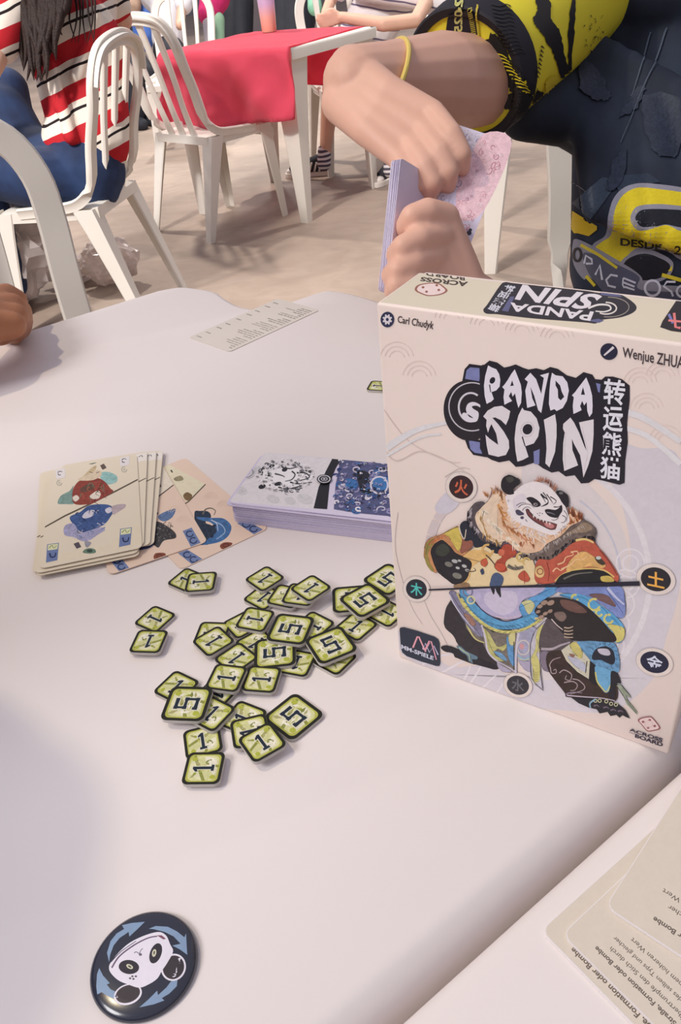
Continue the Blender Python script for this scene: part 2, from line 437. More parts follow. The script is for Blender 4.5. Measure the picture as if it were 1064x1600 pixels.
for (x0, y0, x1, y1) in ((640, 1022, 700, 1012), (660, 1038, 712, 1020), (690, 1052, 735, 1030), (725, 1062, 735, 1040), (735, 1068, 752, 1040), (752, 1078, 775, 1055), (775, 1085, 790, 1062)):
    P.line((232, 226, 230), [(x0, y0), ((x0 + x1) / 2 + 3, (y0 + y1) / 2 - 4), (x1, y1)], 4, 2)
for (cx, cy) in ((705, 500), (760, 510), (815, 520), (870, 530), (620, 560), (655, 590), (1010, 640), (1040, 690), (1000, 600), (1035, 590)):
    for r in (26, 19, 12): P.line((232, 216, 207), arc_pts(cx, cy, r, 190, 350), 1.1)
P.line((214, 196, 190), [(597, 700), (620, 720), (655, 705), (690, 715), (725, 735)], 2, 1)
P.line((214, 196, 190), [(600, 640), (640, 690), (700, 720), (720, 722)], 1.4, 1)
P.line((228, 226, 228), [(603, 700), (650, 672), (700, 660)], 12, 5); P.line((228, 226, 228), [(605, 712), (655, 684), (690, 678)], 4, 3)
P.line((226, 224, 226), [(950, 640), (1000, 650), (1064, 690)], 11, 9); P.line((228, 226, 228), [(960, 665), (1010, 680), (1064, 725)], 8, 9)
for (a, b) in ((0, 22), (24, 46), (48, 70)):
    P.poly((214, 200, 200), [(p[0], p[1]) for p in arc_pts(770, 860, 106, 180 + a * .6, 180 + b * .6, 6)] + [(p[0], p[1]) for p in arc_pts(770, 860, 92, 180 + b * .6, 180 + a * .6, 6)], False, 0.02)
P.poly((212, 206, 216), [(680, 790), (700, 768), (718, 782), (705, 800), (686, 802)], True, 0.05)
P.line((206, 192, 190), [(700, 1010), (690, 990), (672, 960), (660, 930)], 1.2, .6); P.line((206, 192, 190), [(622, 800), (618, 860), (640, 940), (660, 975)], 1.2, .6)
P.line((204, 190, 188), [(695, 745), (720, 731), (735, 733)], 1.5, 1)

# --- designer and artist credits
P.dot((52, 56, 86), 605.5, 499, 10.6, 12.2, 0.1); P.crop(0, 0, 1)
gear = []
for k in range(16):
    a = 2 * PI * k / 16; r = 7.6 if k % 2 else 5.6
    gear += [(605.5 + r * math.cos(a - .14), 499 + r * 1.12 * math.sin(a - .14)), (605.5 + r * math.cos(a + .14), 499 + r * 1.12 * math.sin(a + .14))]
P.poly((226, 220, 224), gear, v=0); P.dot((52, 56, 86), 605.5, 499, 2.2, 2.6)
P.text((70, 62, 66), 'Carl Chudyk', [(621, 507), (676, 518), (679, 502), (622, 493)], 0.012)
P.dot((44, 44, 66), 951.5, 549, 13.5, 13, 0.1); P.line((226, 220, 224), [(944, 555), (951, 549), (959, 542)], 2.2, 4.2)
P.text((70, 62, 66), 'Wenjue ZHUANG', [(972, 562), (1090, 588), (1092, 560), (973, 542)], 0.012)

# --- logo
BK = (38, 36, 46); PW = (128, 134, 182)
P.crop(690, 560, 6.65)
P.poly(BK, [(215, 240), (240, 110), (290, 55), (440, 75), (440, 260)]); P.poly(PW, [(245, 210), (262, 120), (300, 90), (412, 100), (392, 235)])
P.poly(BK, [(240, 830), (275, 930), (330, 1000), (470, 1025), (470, 850)]); P.poly(PW, [(285, 850), (300, 940), (345, 978), (425, 990), (405, 870)])
def lg(x, y): return ((x - 690) * 6.65, (y - 560) * 6.65)
P.crop(0, 0, 1)
P.poly(BK, [(754, 572), (765, 563), (777, 566), (788, 574), (797, 572), (806, 569), (817, 574), (826, 577), (838, 575), (850, 578), (860, 573), (872, 576), (886, 586), (900, 590), (912, 581), (926, 585), (930, 592), (940, 593), (946, 588), (958, 588), (972, 592), (984, 602), (984, 625), (980, 660), (981, 690), (977, 720), (976, 754), (968, 757), (940, 750), (929, 748), (920, 754), (908, 755), (898, 742), (884, 744), (873, 736), (862, 738), (848, 731), (836, 722), (818, 728), (806, 729), (796, 719), (780, 722), (768, 718), (755, 710), (750, 700)], v=0.02)
P.crop(690, 560, 6.65)
P.dot((44, 40, 46), 285, 540, 262, 315, -0.12, 48)
P.ring((200, 196, 204), 318, 500, 240, 13, math.radians(72), math.radians(292), ry=250, v=0)
P.ring((214, 210, 218), 305, 505, 125, 20, math.radians(75), math.radians(305), ry=148, v=0)
P.poly((228, 224, 232), [(435, 525), (395, 475), (330, 450), (275, 470), (255, 530), (285, 600), (330, 615), (240, 560), (210, 600), (260, 650), (330, 660), (375, 640), (385, 560), (330, 520), (320, 495), (370, 490)], True, 0)
P.poly(BK, [(395, 80), (440, 60), (470, 300), (470, 900), (420, 990), (410, 830)], v=0.02)
WH = (232, 228, 238)
P.crop(690, 560, 6.65)
P.poly(WH, [(485, 70), (520, 90), (570, 110), (600, 160), (612, 220), (605, 290), (570, 330), (520, 348), (545, 420), (520, 445), (470, 470), (450, 390), (442, 280), (455, 180)], v=0)
P.dot(BK, 530, 226, 27, 36, 0.5)
P.line(BK, [(500, 270), (512, 350)], 12, 8)
P.poly(WH, [(762, 110), (790, 180), (825, 270), (835, 350), (828, 460), (800, 512), (780, 440), (765, 360), (740, 395), (725, 345), (700, 390), (735, 440), (690, 460), (655, 480), (645, 400), (655, 320), (632, 295), (655, 270), (690, 220), (725, 160)], v=0)
P.poly(BK, [(735, 225), (752, 280), (715, 285)], v=0)
P.crop(0, 0, 1)
P.poly(WH, [(829, 582), (838, 592), (846, 615), (850, 590), (844, 586), (858, 582), (852, 610), (846, 645), (841, 640), (835, 618), (829, 604), (832, 622), (837, 633), (824, 637), (821, 610), (825, 596), (820, 592)], v=0)
P.crop(830, 570, 6.259)
P.poly(WH, [(205, 75), (240, 100), (310, 110), (355, 170), (370, 250), (350, 350), (310, 420), (250, 450), (230, 430), (190, 445), (175, 380), (180, 250), (190, 150)], v=0)
P.poly(BK, [(240, 150), (285, 200), (300, 260), (325, 310), (290, 345), (265, 320), (262, 240), (240, 200)], v=0)
P.poly(WH, [(540, 120), (575, 210), (598, 300), (602, 400), (598, 470), (570, 508), (550, 450), (545, 360), (520, 395), (500, 350), (480, 400), (495, 440), (455, 460), (415, 478), (408, 400), (418, 315), (400, 295), (430, 265), (470, 210)], v=0)
P.poly(BK, [(508, 215), (528, 290), (488, 290)], v=0)
P.crop(690, 560, 6.65)
SP = (228, 222, 226)
P.poly(SP, [(435, 600), (480, 540), (550, 500), (630, 490), (715, 545), (700, 620), (670, 690), (620, 640), (560, 610), (530, 615), (590, 680), (650, 760), (700, 850), (705, 930), (670, 1000), (590, 1020), (490, 995), (470, 900), (458, 790), (500, 830), (590, 895), (570, 780), (520, 680), (500, 720), (485, 770), (465, 700), (470, 635)], v=0.02)
P.poly(SP, [(840, 508), (860, 535), (930, 550), (990, 620), (1020, 720), (1005, 810), (960, 880), (870, 910), (905, 1020), (850, 1050), (790, 1070), (770, 960), (760, 830), (775, 690), (800, 590)], v=0.02)
P.ring((200, 190, 196), 893, 735, 66, 6, ry=78, rot=0.3); P.dot(BK, 895, 733, 50, 56, 0.5)
P.line(BK, [(840, 810), (870, 910)], 14, 10)
P.crop(830, 570, 6.259)
P.poly(SP, [(235, 480), (250, 580), (250, 700), (235, 850), (180, 1000), (140, 960), (152, 820), (145, 680), (125, 535)], v=0.02)
P.poly(SP, [(385, 512), (420, 560), (470, 660), (520, 790), (545, 840), (520, 740), (490, 640), (470, 560), (612, 530), (612, 680), (600, 840), (560, 980), (512, 1100), (500, 1000), (480, 880), (420, 770), (400, 720), (405, 830), (440, 920), (460, 980), (325, 1035), (310, 920), (315, 760), (330, 660), (312, 620), (315, 575)], v=0.02)
P.line((200, 192, 198), [(500, 600), (520, 700), (555, 850), (520, 1020)], 5, 4); P.line((200, 192, 198), [(340, 650), (330, 800), (335, 1000)], 4, 4)
P.poly(PW, [(25, 845), (85, 820), (80, 970), (30, 965)], v=0.05); P.poly(PW, [(635, 175), (680, 185), (672, 270), (655, 260)], v=0.05)
CW = (232, 232, 244)
for ch, q in (('转', [(705, 380), (915, 400), (925, 150), (715, 125)]), ('运', [(700, 640), (895, 660), (905, 410), (708, 400)]),
              ('熊', [(690, 870), (880, 900), (895, 670), (700, 645)]), ('猫', [(670, 1105), (870, 1130), (885, 915), (680, 885)])):
    P.text(CW, ch, q, 0.021, 0)

# --- five element medallions
def medal(cx, cy, rx, ry, rot, disc, ch, cc, k=0.62):
    P.crop(0, 0, 1)
    P.dot((190, 180, 178), cx, cy, rx * 1.02, ry * 1.02, rot); P.dot((230, 218, 210), cx, cy, rx * .985, ry * .985, rot)
    P.dot(disc, cx, cy, rx * .77, ry * .77, rot)
    w, h = rx * k * .7, ry * k * .8
    P.text(cc, ch, [(cx - w, cy + h - w * .2), (cx + w, cy + h + w * .22), (cx + w, cy - h + w * .25), (cx - w, cy - h - w * .2)], 0.02, 0)
medal(721, 760.5, 25, 23.5, 0.5, (58, 38, 42), '火', (206, 104, 72))
medal(651, 920, 21.5, 20, 0.5, (42, 46, 58), '木', (84, 196, 190))
medal(1025, 904.5, 31, 24, 0.25, (44, 42, 48), '土', (244, 178, 84))
medal(1023, 1034, 29.5, 21.5, 0.28, (40, 42, 64), '金', (214, 218, 236))
medal(809.5, 1070, 23, 19, 0.35, (56, 54, 60), '水', (104, 104, 110))

# --- corner logos
P.crop(600, 970, 10.64)
P.poly((44, 52, 68), [(262, 130), (280, 105), (340, 100), (560, 160), (840, 255), (905, 300), (930, 370), (940, 700), (925, 745), (870, 745), (620, 670), (380, 580), (310, 520), (285, 450)], v=0.03)
P.line((232, 166, 176), [(485, 440), (560, 255), (585, 262), (660, 430), (700, 510)], 30, 20, False)
P.line((200, 196, 226), [(650, 470), (690, 365), (760, 520), (835, 410), (905, 560)], 16, 18, False)
P.line((226, 160, 176), [(690, 470), (755, 330), (790, 340), (875, 640)], 26, 18, False); P.line((226, 170, 186), [(640, 440), (690, 500), (770, 350)], 12, 12, False)
P.text((214, 216, 232), 'MM-SPIELE', [(288, 455), (825, 650), (832, 585), (292, 385)], 0.03, 0)
P.crop(984, 1040, 10.0)
def die(col, c, w, hole):
    P.poly(col, c, True, 0.05)
    m = [sum(p[0] for p in c) / len(c), sum(p[1] for p in c) / len(c)]
    P.poly((232, 210, 206), [(m[0] + (p[0] - m[0]) * w, m[1] + (p[1] - m[1]) * w) for p in c], True, 0.03)
    for k in hole: P.dot(col, k[0], k[1], 22 * P.o[2] / 10, 18 * P.o[2] / 10)
die((150, 90, 92), [(130, 855), (150, 820), (230, 795), (320, 785), (360, 805), (440, 900), (478, 960), (460, 990), (380, 1010), (300, 1022), (255, 1000), (180, 910)], 0.87, [(212, 870), (315, 842), (392, 935), (290, 962)])
P.ring((214, 180, 178), 300, 903, 62, 8, ry=52)
P.text((58, 54, 72), 'ACROSS', [(-5, 1010), (508, 1192), (522, 1130), (0, 965)], 0.035, 0)
P.line((120, 110, 120), [(-10, 1030), (75, 1062)], 8, 8)
P.text((58, 54, 72), 'BOARD', [(82, 1115), (512, 1262), (524, 1200), (88, 1055)], 0.035, 0)

# --- the robed panda drawn on the front (generic ink and watercolour animal)
rp = random.Random(11); P.ink = 0.55
def tuft(col, pts, n, L, w, ang, spread=0.6, v=0.1):
    """short tapering hair strokes scattered along a polyline"""
    Q = catmull(pts, False, 8)
    for k in range(n):
        p = Q[rp.randrange(len(Q))]; a = math.radians(ang) + rp.uniform(-spread, spread); l = L * rp.uniform(.6, 1.3)
        x, y = p.x + rp.uniform(-8, 8), p.y + rp.uniform(-8, 8)
        P.line(col, [(x, y), (x + l * .5 * math.cos(a) + rp.uniform(-3, 3), y + l * .5 * math.sin(a)), (x + l * math.cos(a), y + l * math.sin(a))], w, w * .15, v=v, same=k > 0)
DK = (40, 38, 44); DB = (54, 48, 52)
# lower body ---------------------------------------------------------
P.crop(680, 900, 5.32)
P.poly(DB, [(105, 240), (75, 370), (90, 430), (150, 490), (190, 560), (250, 640), (340, 700), (440, 755), (520, 770), (560, 720), (700, 640), (600, 400), (330, 240), (200, 150)], True, 0.15)
P.poly(DK, [(50, 590), (90, 572), (140, 585), (230, 620), (330, 660), (400, 690), (510, 745), (500, 770), (430, 755), (330, 730), (240, 700), (170, 670), (150, 640), (80, 620)], True, 0.12)
P.poly((104, 132, 148), [(180, 580), (215, 580), (260, 620), (350, 665), (345, 690), (310, 690), (315, 720), (280, 700), (262, 655), (220, 625)], True, 0.3)
P.line((196, 204, 160), [(200, 590), (245, 625), (280, 650), (290, 700)], 8, 4)
P.poly((176, 168, 190), [(525, 700), (600, 740), (640, 790), (560, 790), (520, 745)], True); P.poly((176, 168, 190), [(700, 680), (790, 690), (800, 790), (740, 770), (705, 720)], True)
P.poly((166, 166, 190), [(690, 440), (840, 430), (880, 600), (840, 690), (740, 700), (680, 670)], True, 0.15)
P.ring((214, 206, 190), 735, 590, 50, 8, ry=60); P.dot((206, 156, 160), 722, 580, 20, 26); P.line((140, 190, 210), [(690, 650), (740, 690), (800, 660)], 9, 9)
P.line((212, 206, 150), [(690, 675), (740, 695), (800, 680)], 6, 6)
# hanging cloth panel in the middle
P.poly((120, 112, 104), [(250, 380), (380, 380), (480, 460), (640, 470), (690, 470), (680, 810), (560, 740), (460, 660), (420, 600), (400, 550), (330, 520), (260, 430)], False, 0.35)
P.poly((190, 186, 120), [(400, 430), (450, 470), (520, 580), (600, 560), (570, 620), (520, 600), (500, 650), (580, 700), (520, 700), (450, 650), (420, 560)], True, 0.2)
P.poly((112, 158, 196), [(490, 620), (560, 640), (600, 700), (560, 690), (520, 660)], True, 0.2); P.poly((98, 152, 200), [(600, 500), (650, 560), (660, 740), (620, 700), (600, 600)], True, 0.2)
P.poly((206, 200, 140), [(620, 480), (665, 470), (660, 560), (630, 570), (612, 530)], True, 0.1)
P.line((206, 200, 214), [(385, 400), (420, 520), (440, 620), (500, 690), (600, 745), (680, 800)], 16, 12); P.line((206, 200, 214), [(695, 470), (675, 620), (672, 810)], 20, 14); P.line(DK, [(655, 540), (655, 780), (600, 740), (520, 700)], 5, 3, False)
P.line((60, 56, 60), [(410, 400), (470, 600), (560, 690), (640, 750)], 3, 2)
P.line((204, 196, 130), [(240, 330), (290, 450), (340, 520), (410, 550)], 18, 8)
P.poly((134, 130, 156), [(120, 140), (170, 130), (260, 260), (370, 380), (400, 500), (330, 470), (250, 380), (180, 270)], True, 0.25)
P.line((216, 212, 224), [(120, 150), (160, 230), (230, 330), (330, 450)], 10, 4); P.line((70, 66, 80), [(140, 150), (210, 260), (300, 380), (400, 520)], 4, 3)
P.line((196, 182, 120), [(185, 140), (240, 250), (330, 340)], 16, 6)
P.poly((160, 120, 104), [(240, 310), (300, 330), (340, 400), (300, 400)], True, 0.2)
# rope belt
P.poly((92, 158, 200), [(205, 120), (250, 110), (350, 240), (470, 330), (600, 370), (700, 350), (800, 300), (840, 240), (860, 330), (800, 400), (700, 430), (560, 440), (430, 420), (320, 340), (240, 240)], True, 0.25)
P.line((206, 200, 120), [(215, 180), (290, 290), (400, 390), (520, 450), (640, 460), (760, 430), (890, 350)], 26, 22, v=.2)
for k in range(22):
    t = k / 21; q = catmull([(230, 170), (300, 280), (400, 360), (520, 410), (640, 420), (760, 390), (880, 320)], False, 10); p = q[int(t * (len(q) - 1))]
    P.line((44, 66, 92), [(p.x - 22, p.y - 12), (p.x + 4, p.y - 2), (p.x + 18, p.y + 22)], 5, 2, same=k > 0)
for k in range(16):
    t = k / 15; q = catmull([(250, 260), (330, 350), (430, 420), (560, 460), (680, 455), (800, 420), (900, 340)], False, 10); p = q[int(t * (len(q) - 1))]
    P.line((92, 84, 50), [(p.x - 16, p.y + 8), (p.x + 14, p.y - 4)], 5, 2, same=k > 0)
P.poly((96, 156, 206), [(760, 110), (860, 90), (1000, 70), (1010, 130), (900, 200), (860, 290), (780, 320), (700, 330), (700, 230), (800, 170)], True, 0.25)
P.poly((206, 204, 150), [(720, 215), (790, 195), (830, 240), (790, 310), (760, 290), (740, 240)], True, 0.15)
P.line((44, 66, 120), [(820, 160), (900, 130), (960, 100)], 6, 3); P.line((44, 66, 120), [(700, 260), (760, 230), (850, 200)], 4, 2); P.line((214, 190, 120), [(830, 350), (900, 340)], 18, 12)
# violet belly
P.poly((186, 178, 208), [(300, 105), (880, 80), (850, 150), (740, 190), (700, 260), (720, 330), (640, 355), (560, 352), (460, 320), (370, 250), (320, 180)], True, 0.10)
P.poly((206, 198, 218), [(440, 130), (640, 120), (690, 180), (660, 280), (560, 320), (460, 270), (410, 200)], True, 0.06)
P.line((60, 54, 84), [(330, 200), (400, 285), (500, 345), (590, 372), (690, 350), (730, 325)], 8, 8); P.line((226, 196, 190), [(505, 330), (600, 345), (710, 322)], 5, 3)
P.ring((120, 120, 150), 275, 125, 38, 12); P.ring((206, 206, 160), 300, 195, 30, 14); P.dot((150, 150, 180), 300, 195, 14)
P.poly(DK, [(455, 20), (480, 0), (560, 0), (575, 40), (545, 90), (550, 170), (525, 150), (500, 110), (490, 150), (470, 110)], True, 0.1); P.poly((78, 110, 150), [(475, 10), (550, 5), (560, 40), (540, 70), (490, 70)], True, 0.2)
P.line((204, 200, 222), [(500, 100), (515, 135), (540, 165)], 7, 2)
# scarf strip
P.poly((196, 192, 204), [(840, 440), (900, 380), (945, 350), (920, 400), (885, 520), (880, 640), (880, 780), (900, 945), (830, 900), (805, 830), (795, 690), (790, 560)], False, 0.12)
P.poly((206, 200, 126), [(860, 430), (905, 400), (870, 520), (870, 620), (845, 640), (870, 720), (868, 860), (820, 870), (812, 760), (800, 680), (835, 600), (840, 500)], True, 0.12)
P.line(DK, [(820, 470), (795, 580), (795, 700), (808, 850), (900, 945)], 4, 6); P.line(DK, [(925, 390), (880, 520), (875, 760), (895, 930)], 6, 5)
for k in range(7): P.line((110, 104, 66), [(812 + k * 2, 760 + k * 22), (835, 800 + k * 17), (858, 790 + k * 20)], 4, 2, same=k > 0)
P.line((150, 140, 150), [(850, 520), (860, 600), (840, 660)], 5, 3); P.line((150, 140, 90), [(905, 440), (880, 520), (850, 560)], 4, 3)
# right leg and thigh
P.crop(820, 900, 5.32)
P.poly((92, 82, 86), [(175, 370), (215, 350), (330, 480), (400, 520), (360, 580), (280, 620), (200, 635), (130, 620), (130, 480)], True, 0.22)
P.line((176, 164, 172), [(140, 600), (230, 600), (300, 570), (380, 545)], 22, 14, v=.15)
P.poly((130, 118, 134), [(130, 640), (190, 620), (230, 700), (210, 790), (150, 760)], True, 0.1)
P.poly((58, 44, 40), [(190, 640), (300, 610), (420, 620), (530, 720), (600, 760), (720, 800), (760, 860), (760, 1030), (560, 1010), (360, 1000), (330, 960), (200, 780)], True, 0.2)
P.poly((34, 32, 38), [(360, 700), (540, 700), (600, 760), (600, 900), (540, 860), (420, 780)], True, 0.1)
for q in ([(215, 755), (210, 730), (240, 690), (300, 670)], [(215, 750), (225, 800), (262, 800), (260, 770), (240, 780)], [(290, 800), (330, 775), (390, 810), (380, 860), (340, 850), (350, 820)], [(330, 880), (400, 870), (440, 900), (420, 940), (380, 945)], [(400, 850), (450, 860), (500, 910), (480, 945), (380, 975)]):
    P.line((176, 158, 160), q, 9, 5)
P.line((210, 200, 214), [(352, 985), (400, 990), (520, 1000), (640, 1008), (750, 1030)], 9, 6); P.line((150, 140, 160), [(345, 975), (400, 960), (480, 965)], 10, 4)
P.poly(DK, [(390, 1005), (540, 1012), (700, 1030), (780, 1060), (840, 1110), (878, 1180), (840, 1165), (815, 1150), (790, 1172), (760, 1145), (715, 1155), (690, 1120), (625, 1135), (600, 1100), (530, 1085), (450, 1050)], False, 0.1)
for k, (x, y) in enumerate(((600, 1085), (680, 1100), (740, 1120), (800, 1130))): P.line((110, 96, 112), [(x - 24, y - 10), (x, y - 18), (x + 22, y - 4)], 16, 5)
for (x, y) in ((625, 1030), (680, 1035), (720, 1055), (760, 1062), (590, 1030)): P.ring((196, 196, 160), x, y, 13, 7)
P.line((140, 176, 196), [(590, 1018), (545, 1050), (550, 1090)], 16, 10)
# blue mask, cloths
P.poly((104, 152, 190), [(440, 540), (560, 530), (700, 540), (760, 570), (790, 700), (780, 790), (700, 790), (600, 740), (520, 670), (470, 600)], True, 0.35)
P.poly((40, 42, 54), [(570, 640), (610, 590), (680, 580), (740, 620), (750, 700), (720, 730), (640, 690), (570, 690)], True, 0.1)
P.poly((196, 190, 204), [(610, 600), (690, 600), (715, 640), (690, 655), (630, 640)], True, 0.1)
for k in range(14):
    a = -2.6 + k * .35; cx, cy = 660 + 100 * math.cos(a), 660 + 95 * math.sin(a)
    P.line((50, 84, 124), [(cx, cy), (cx + 22 * math.cos(a + .4), cy + 22 * math.sin(a + .4)), (cx + 44 * math.cos(a), cy + 40 * math.sin(a))], 5, 2, same=k > 0)
P.poly((112, 170, 208), [(590, 740), (700, 770), (720, 800), (718, 920), (680, 965), (640, 930), (600, 850)], True, 0.2); P.line((206, 200, 120), [(590, 790), (605, 870), (650, 930), (682, 955), (715, 900)], 12, 10)
P.poly((206, 202, 180), [(305, 610), (400, 540), (450, 580), (545, 690), (535, 850), (440, 790), (350, 700)], False, 0.12)
P.poly((206, 196, 120), [(380, 560), (430, 545), (480, 620), (470, 680), (420, 640), (400, 620)], True, 0.1); P.poly((188, 190, 206), [(360, 660), (440, 680), (500, 720), (510, 790), (420, 740)], True, 0.1)
P.line((30, 32, 40), [(520, 700), (508, 800)], 8, 6); P.poly((150, 110, 90), [(370, 640), (420, 650), (400, 670)], True, 0.1)
P.poly((150, 160, 140), [(765, 900), (800, 895), (880, 990), (885, 1005), (840, 985), (860, 1030), (935, 1120), (935, 1145), (850, 1060), (820, 990)], False, 0.2); P.line((60, 62, 60), [(770, 910), (850, 1030), (930, 1135)], 4, 4)
P.poly(DK, [(720, 790), (770, 800), (800, 880), (760, 890), (750, 1010), (700, 990), (715, 900)], True, 0.1)
# right arm (viewer's right): blue sleeve above, dark forearm, paw on the hip
P.poly((126, 142, 196), [(260, 120), (330, 78), (560, 75), (790, 75), (835, 200), (830, 330), (760, 330), (640, 230), (440, 150)], True, 0.18)
P.poly((120, 92, 92), [(540, 150), (680, 150), (760, 240), (700, 230)], True, 0.15); P.line((196, 200, 228), [(690, 90), (760, 170), (830, 230)], 26, 10); P.line((58, 70, 130), [(680, 100), (740, 190), (820, 300)], 5, 4)
P.poly((96, 164, 208), [(290, 150), (400, 140), (520, 160), (640, 240), (740, 310), (820, 400), (830, 480), (800, 545), (750, 540), (740, 480), (640, 360), (520, 250), (400, 190)], True, 0.15)
for (x, y, r) in ((420, 175, 26), (580, 230, 46), (620, 300, 26), (700, 350, 36)): P.ring((212, 204, 120), x, y, r, 18, 0.3, 5.2, v=.1)
P.poly((212, 202, 120), [(690, 400), (760, 400), (830, 430), (825, 510), (780, 545), (755, 530), (745, 470)], True, 0.1)
P.line((40, 60, 110), [(300, 150), (420, 190), (520, 250), (640, 360), (750, 500)], 5, 4)
for q in ([(440, 160), (520, 190), (560, 240)], [(640, 250), (690, 300), (680, 350)], [(720, 330), (780, 390), (800, 440)]): P.line((50, 110, 160), q, 6, 2)
P.poly((46, 40, 42), [(170, 190), (300, 170), (420, 195), (520, 250), (640, 360), (700, 430), (760, 500), (740, 540), (560, 530), (420, 530), (330, 480), (210, 350), (110, 320), (90, 270)], True, 0.14)
P.poly((112, 82, 74), [(300, 190), (420, 210), (520, 290), (440, 300), (330, 260)], True, 0.15)
for (x, y, r) in ((130, 245, 20), (165, 215, 24), (215, 285, 18), (175, 305, 18), (115, 290, 16), (140, 335, 20), (220, 215, 26)): P.dot((166, 140, 124), x, y, r * 1.25, r * .8, -.4, v=.15)
P.poly((128, 108, 100), [(250, 300), (320, 290), (350, 330), (320, 370), (270, 350)], True, 0.15)
P.line((214, 200, 196), [(225, 350), (270, 400), (320, 440)], 9, 7)
for k in range(4): P.line((180, 160, 140), [(330, 420 + 26 * k), (370, 425 + 26 * k), (405, 412 + 30 * k)], 13, 8, same=k > 0)
# upper body ------------------------------------------------------------
P.crop(655, 730, 5.32)
P.poly((232, 210, 164), [(300, 960), (340, 740), (420, 690), (560, 620), (700, 600), (900, 700), (960, 800), (985, 965), (600, 985)], True, 0.05)
P.poly((226, 186, 120), [(330, 780), (420, 690), (560, 690), (600, 740), (500, 780), (440, 830), (420, 920), (340, 980)], True, 0.12)
# left sleeve (viewer's left)
P.poly((198, 140, 96), [(75, 600), (200, 545), (330, 485), (400, 560), (460, 600), (440, 660), (380, 720), (330, 740), (250, 640), (150, 620), (100, 700), (150, 860), (110, 850), (60, 770), (42, 710)], True, 0.22)
P.poly((212, 190, 96), [(210, 545), (320, 490), (350, 560), (360, 620), (330, 690), (280, 620), (250, 570)], True, 0.15)
P.poly((152, 138, 74), [(60, 640), (110, 590), (130, 610), (80, 700), (90, 780), (130, 850), (100, 850), (55, 770)], True, 0.15)
for k in range(6): P.line((196, 96, 66), [(85 + 26 * k, 640 - 14 * k), (120 + 20 * k, 600 - 10 * k)], 9, 4, same=k > 0)
P.line((90, 66, 50), [(60, 720), (90, 620), (200, 548), (320, 490)], 4, 3)
P.poly((148, 92, 76), [(380, 560), (440, 560), (460, 620), (420, 680), (350, 700)], True, 0.18)
P.poly(DK, [(105, 720), (130, 640), (190, 600), (250, 640), (300, 700), (380, 740), (440, 790), (420, 870), (380, 940), (300, 965), (240, 930), (160, 860)], True, 0.15)
P.poly((64, 66, 58), [(150, 660), (210, 630), (260, 680), (220, 730), (150, 720)], True, 0.15)
for (x, y, r) in ((250, 800, 34), (300, 775, 26), (325, 830, 18), (380, 815, 22), (340, 770, 16), (405, 850, 20), (320, 895, 40)): P.dot((186, 186, 186) if r < 30 else (130, 128, 120), x, y, r, r * .6, 0.3, v=.25)
P.line((70, 60, 60), [(400, 850), (440, 860), (475, 850), (460, 830)], 9, 5); P.line((90, 76, 66), [(370, 740), (440, 760), (520, 780)], 5, 3)
# fur collar behind
P.poly((88, 80, 84), [(400, 430), (420, 350), (470, 290), (540, 280), (560, 330), (500, 360), (480, 430), (520, 520), (600, 600), (700, 650), (640, 690), (540, 640), (440, 560), (400, 500)], True, 0.35)
P.poly((40, 44, 56), [(345, 480), (400, 440), (470, 520), (520, 600), (640, 640), (700, 680), (640, 710), (560, 650), (470, 660), (440, 600), (380, 600)], True, 0.12)
P.line((222, 208, 190), [(335, 480), (350, 540), (380, 590), (395, 510)], 11, 6)
tuft((34, 34, 42), [(420, 360), (410, 440), (470, 540), (600, 630), (700, 670)], 34, 42, 11, 70)
tuft((190, 180, 184), [(440, 330), (430, 430), (500, 520)], 22, 34, 9, 120)
P.crop(780, 730, 5.32)
P.poly((112, 98, 92), [(150, 690), (250, 720), (330, 700), (400, 630), (520, 560), (600, 490), (700, 430), (790, 480), (810, 540), (790, 590), (700, 590), (560, 640), (500, 720), (420, 760), (240, 760), (180, 730)], True, 0.35)
P.poly((150, 130, 110), [(540, 560), (660, 480), (720, 450), (780, 490), (740, 530), (640, 540)], True, 0.2)
tuft((36, 34, 38), [(200, 720), (320, 740), (420, 730), (520, 660), (620, 590), (720, 570), (790, 570)], 60, 46, 12, 95)
tuft((186, 176, 170), [(200, 690), (330, 690), (440, 620), (560, 550), (690, 480)], 44, 34, 8, 80)
# red embroidered shoulder
P.poly((188, 92, 72), [(330, 760), (430, 760), (520, 700), (620, 620), (760, 590), (830, 660), (900, 740), (990, 880), (990, 940), (940, 940), (870, 850), (700, 840), (560, 890), (470, 950), (320, 955), (300, 850)], True, 0.15)
P.poly((222, 176, 110), [(560, 850), (600, 760), (700, 690), (800, 740), (880, 790), (870, 830), (740, 820), (620, 850)], True, 0.22)
P.line((222, 190, 116), [(470, 940), (540, 880), (640, 845), (780, 835), (880, 850), (960, 905)], 18, 12)
P.line((226, 200, 130), [(640, 600), (720, 590), (790, 620)], 20, 14)
for q in ([(490, 800), (540, 780), (560, 740), (620, 720), (600, 690)], [(520, 840), (600, 800), (640, 760), (700, 760), (740, 720)], [(450, 860), (480, 830), (520, 850), (560, 820)], [(600, 700), (650, 690), (660, 720), (630, 730)]): P.line((236, 196, 150), q, 12, 4)
P.poly((74, 62, 50), [(800, 740), (850, 750), (885, 790), (860, 805), (820, 780)], True, 0.2); P.dot((196, 206, 200), 830, 745, 22, 14)
P.poly((226, 190, 130), [(305, 830), (350, 810), (380, 860), (370, 900), (330, 910), (305, 880)], True, 0.15); P.ring((150, 80, 60), 345, 858, 24, 8)
P.line((120, 44, 40), [(400, 780), (420, 860), (410, 940)], 6, 4); P.line((90, 40, 40), [(840, 680), (920, 780), (985, 890)], 6, 5)
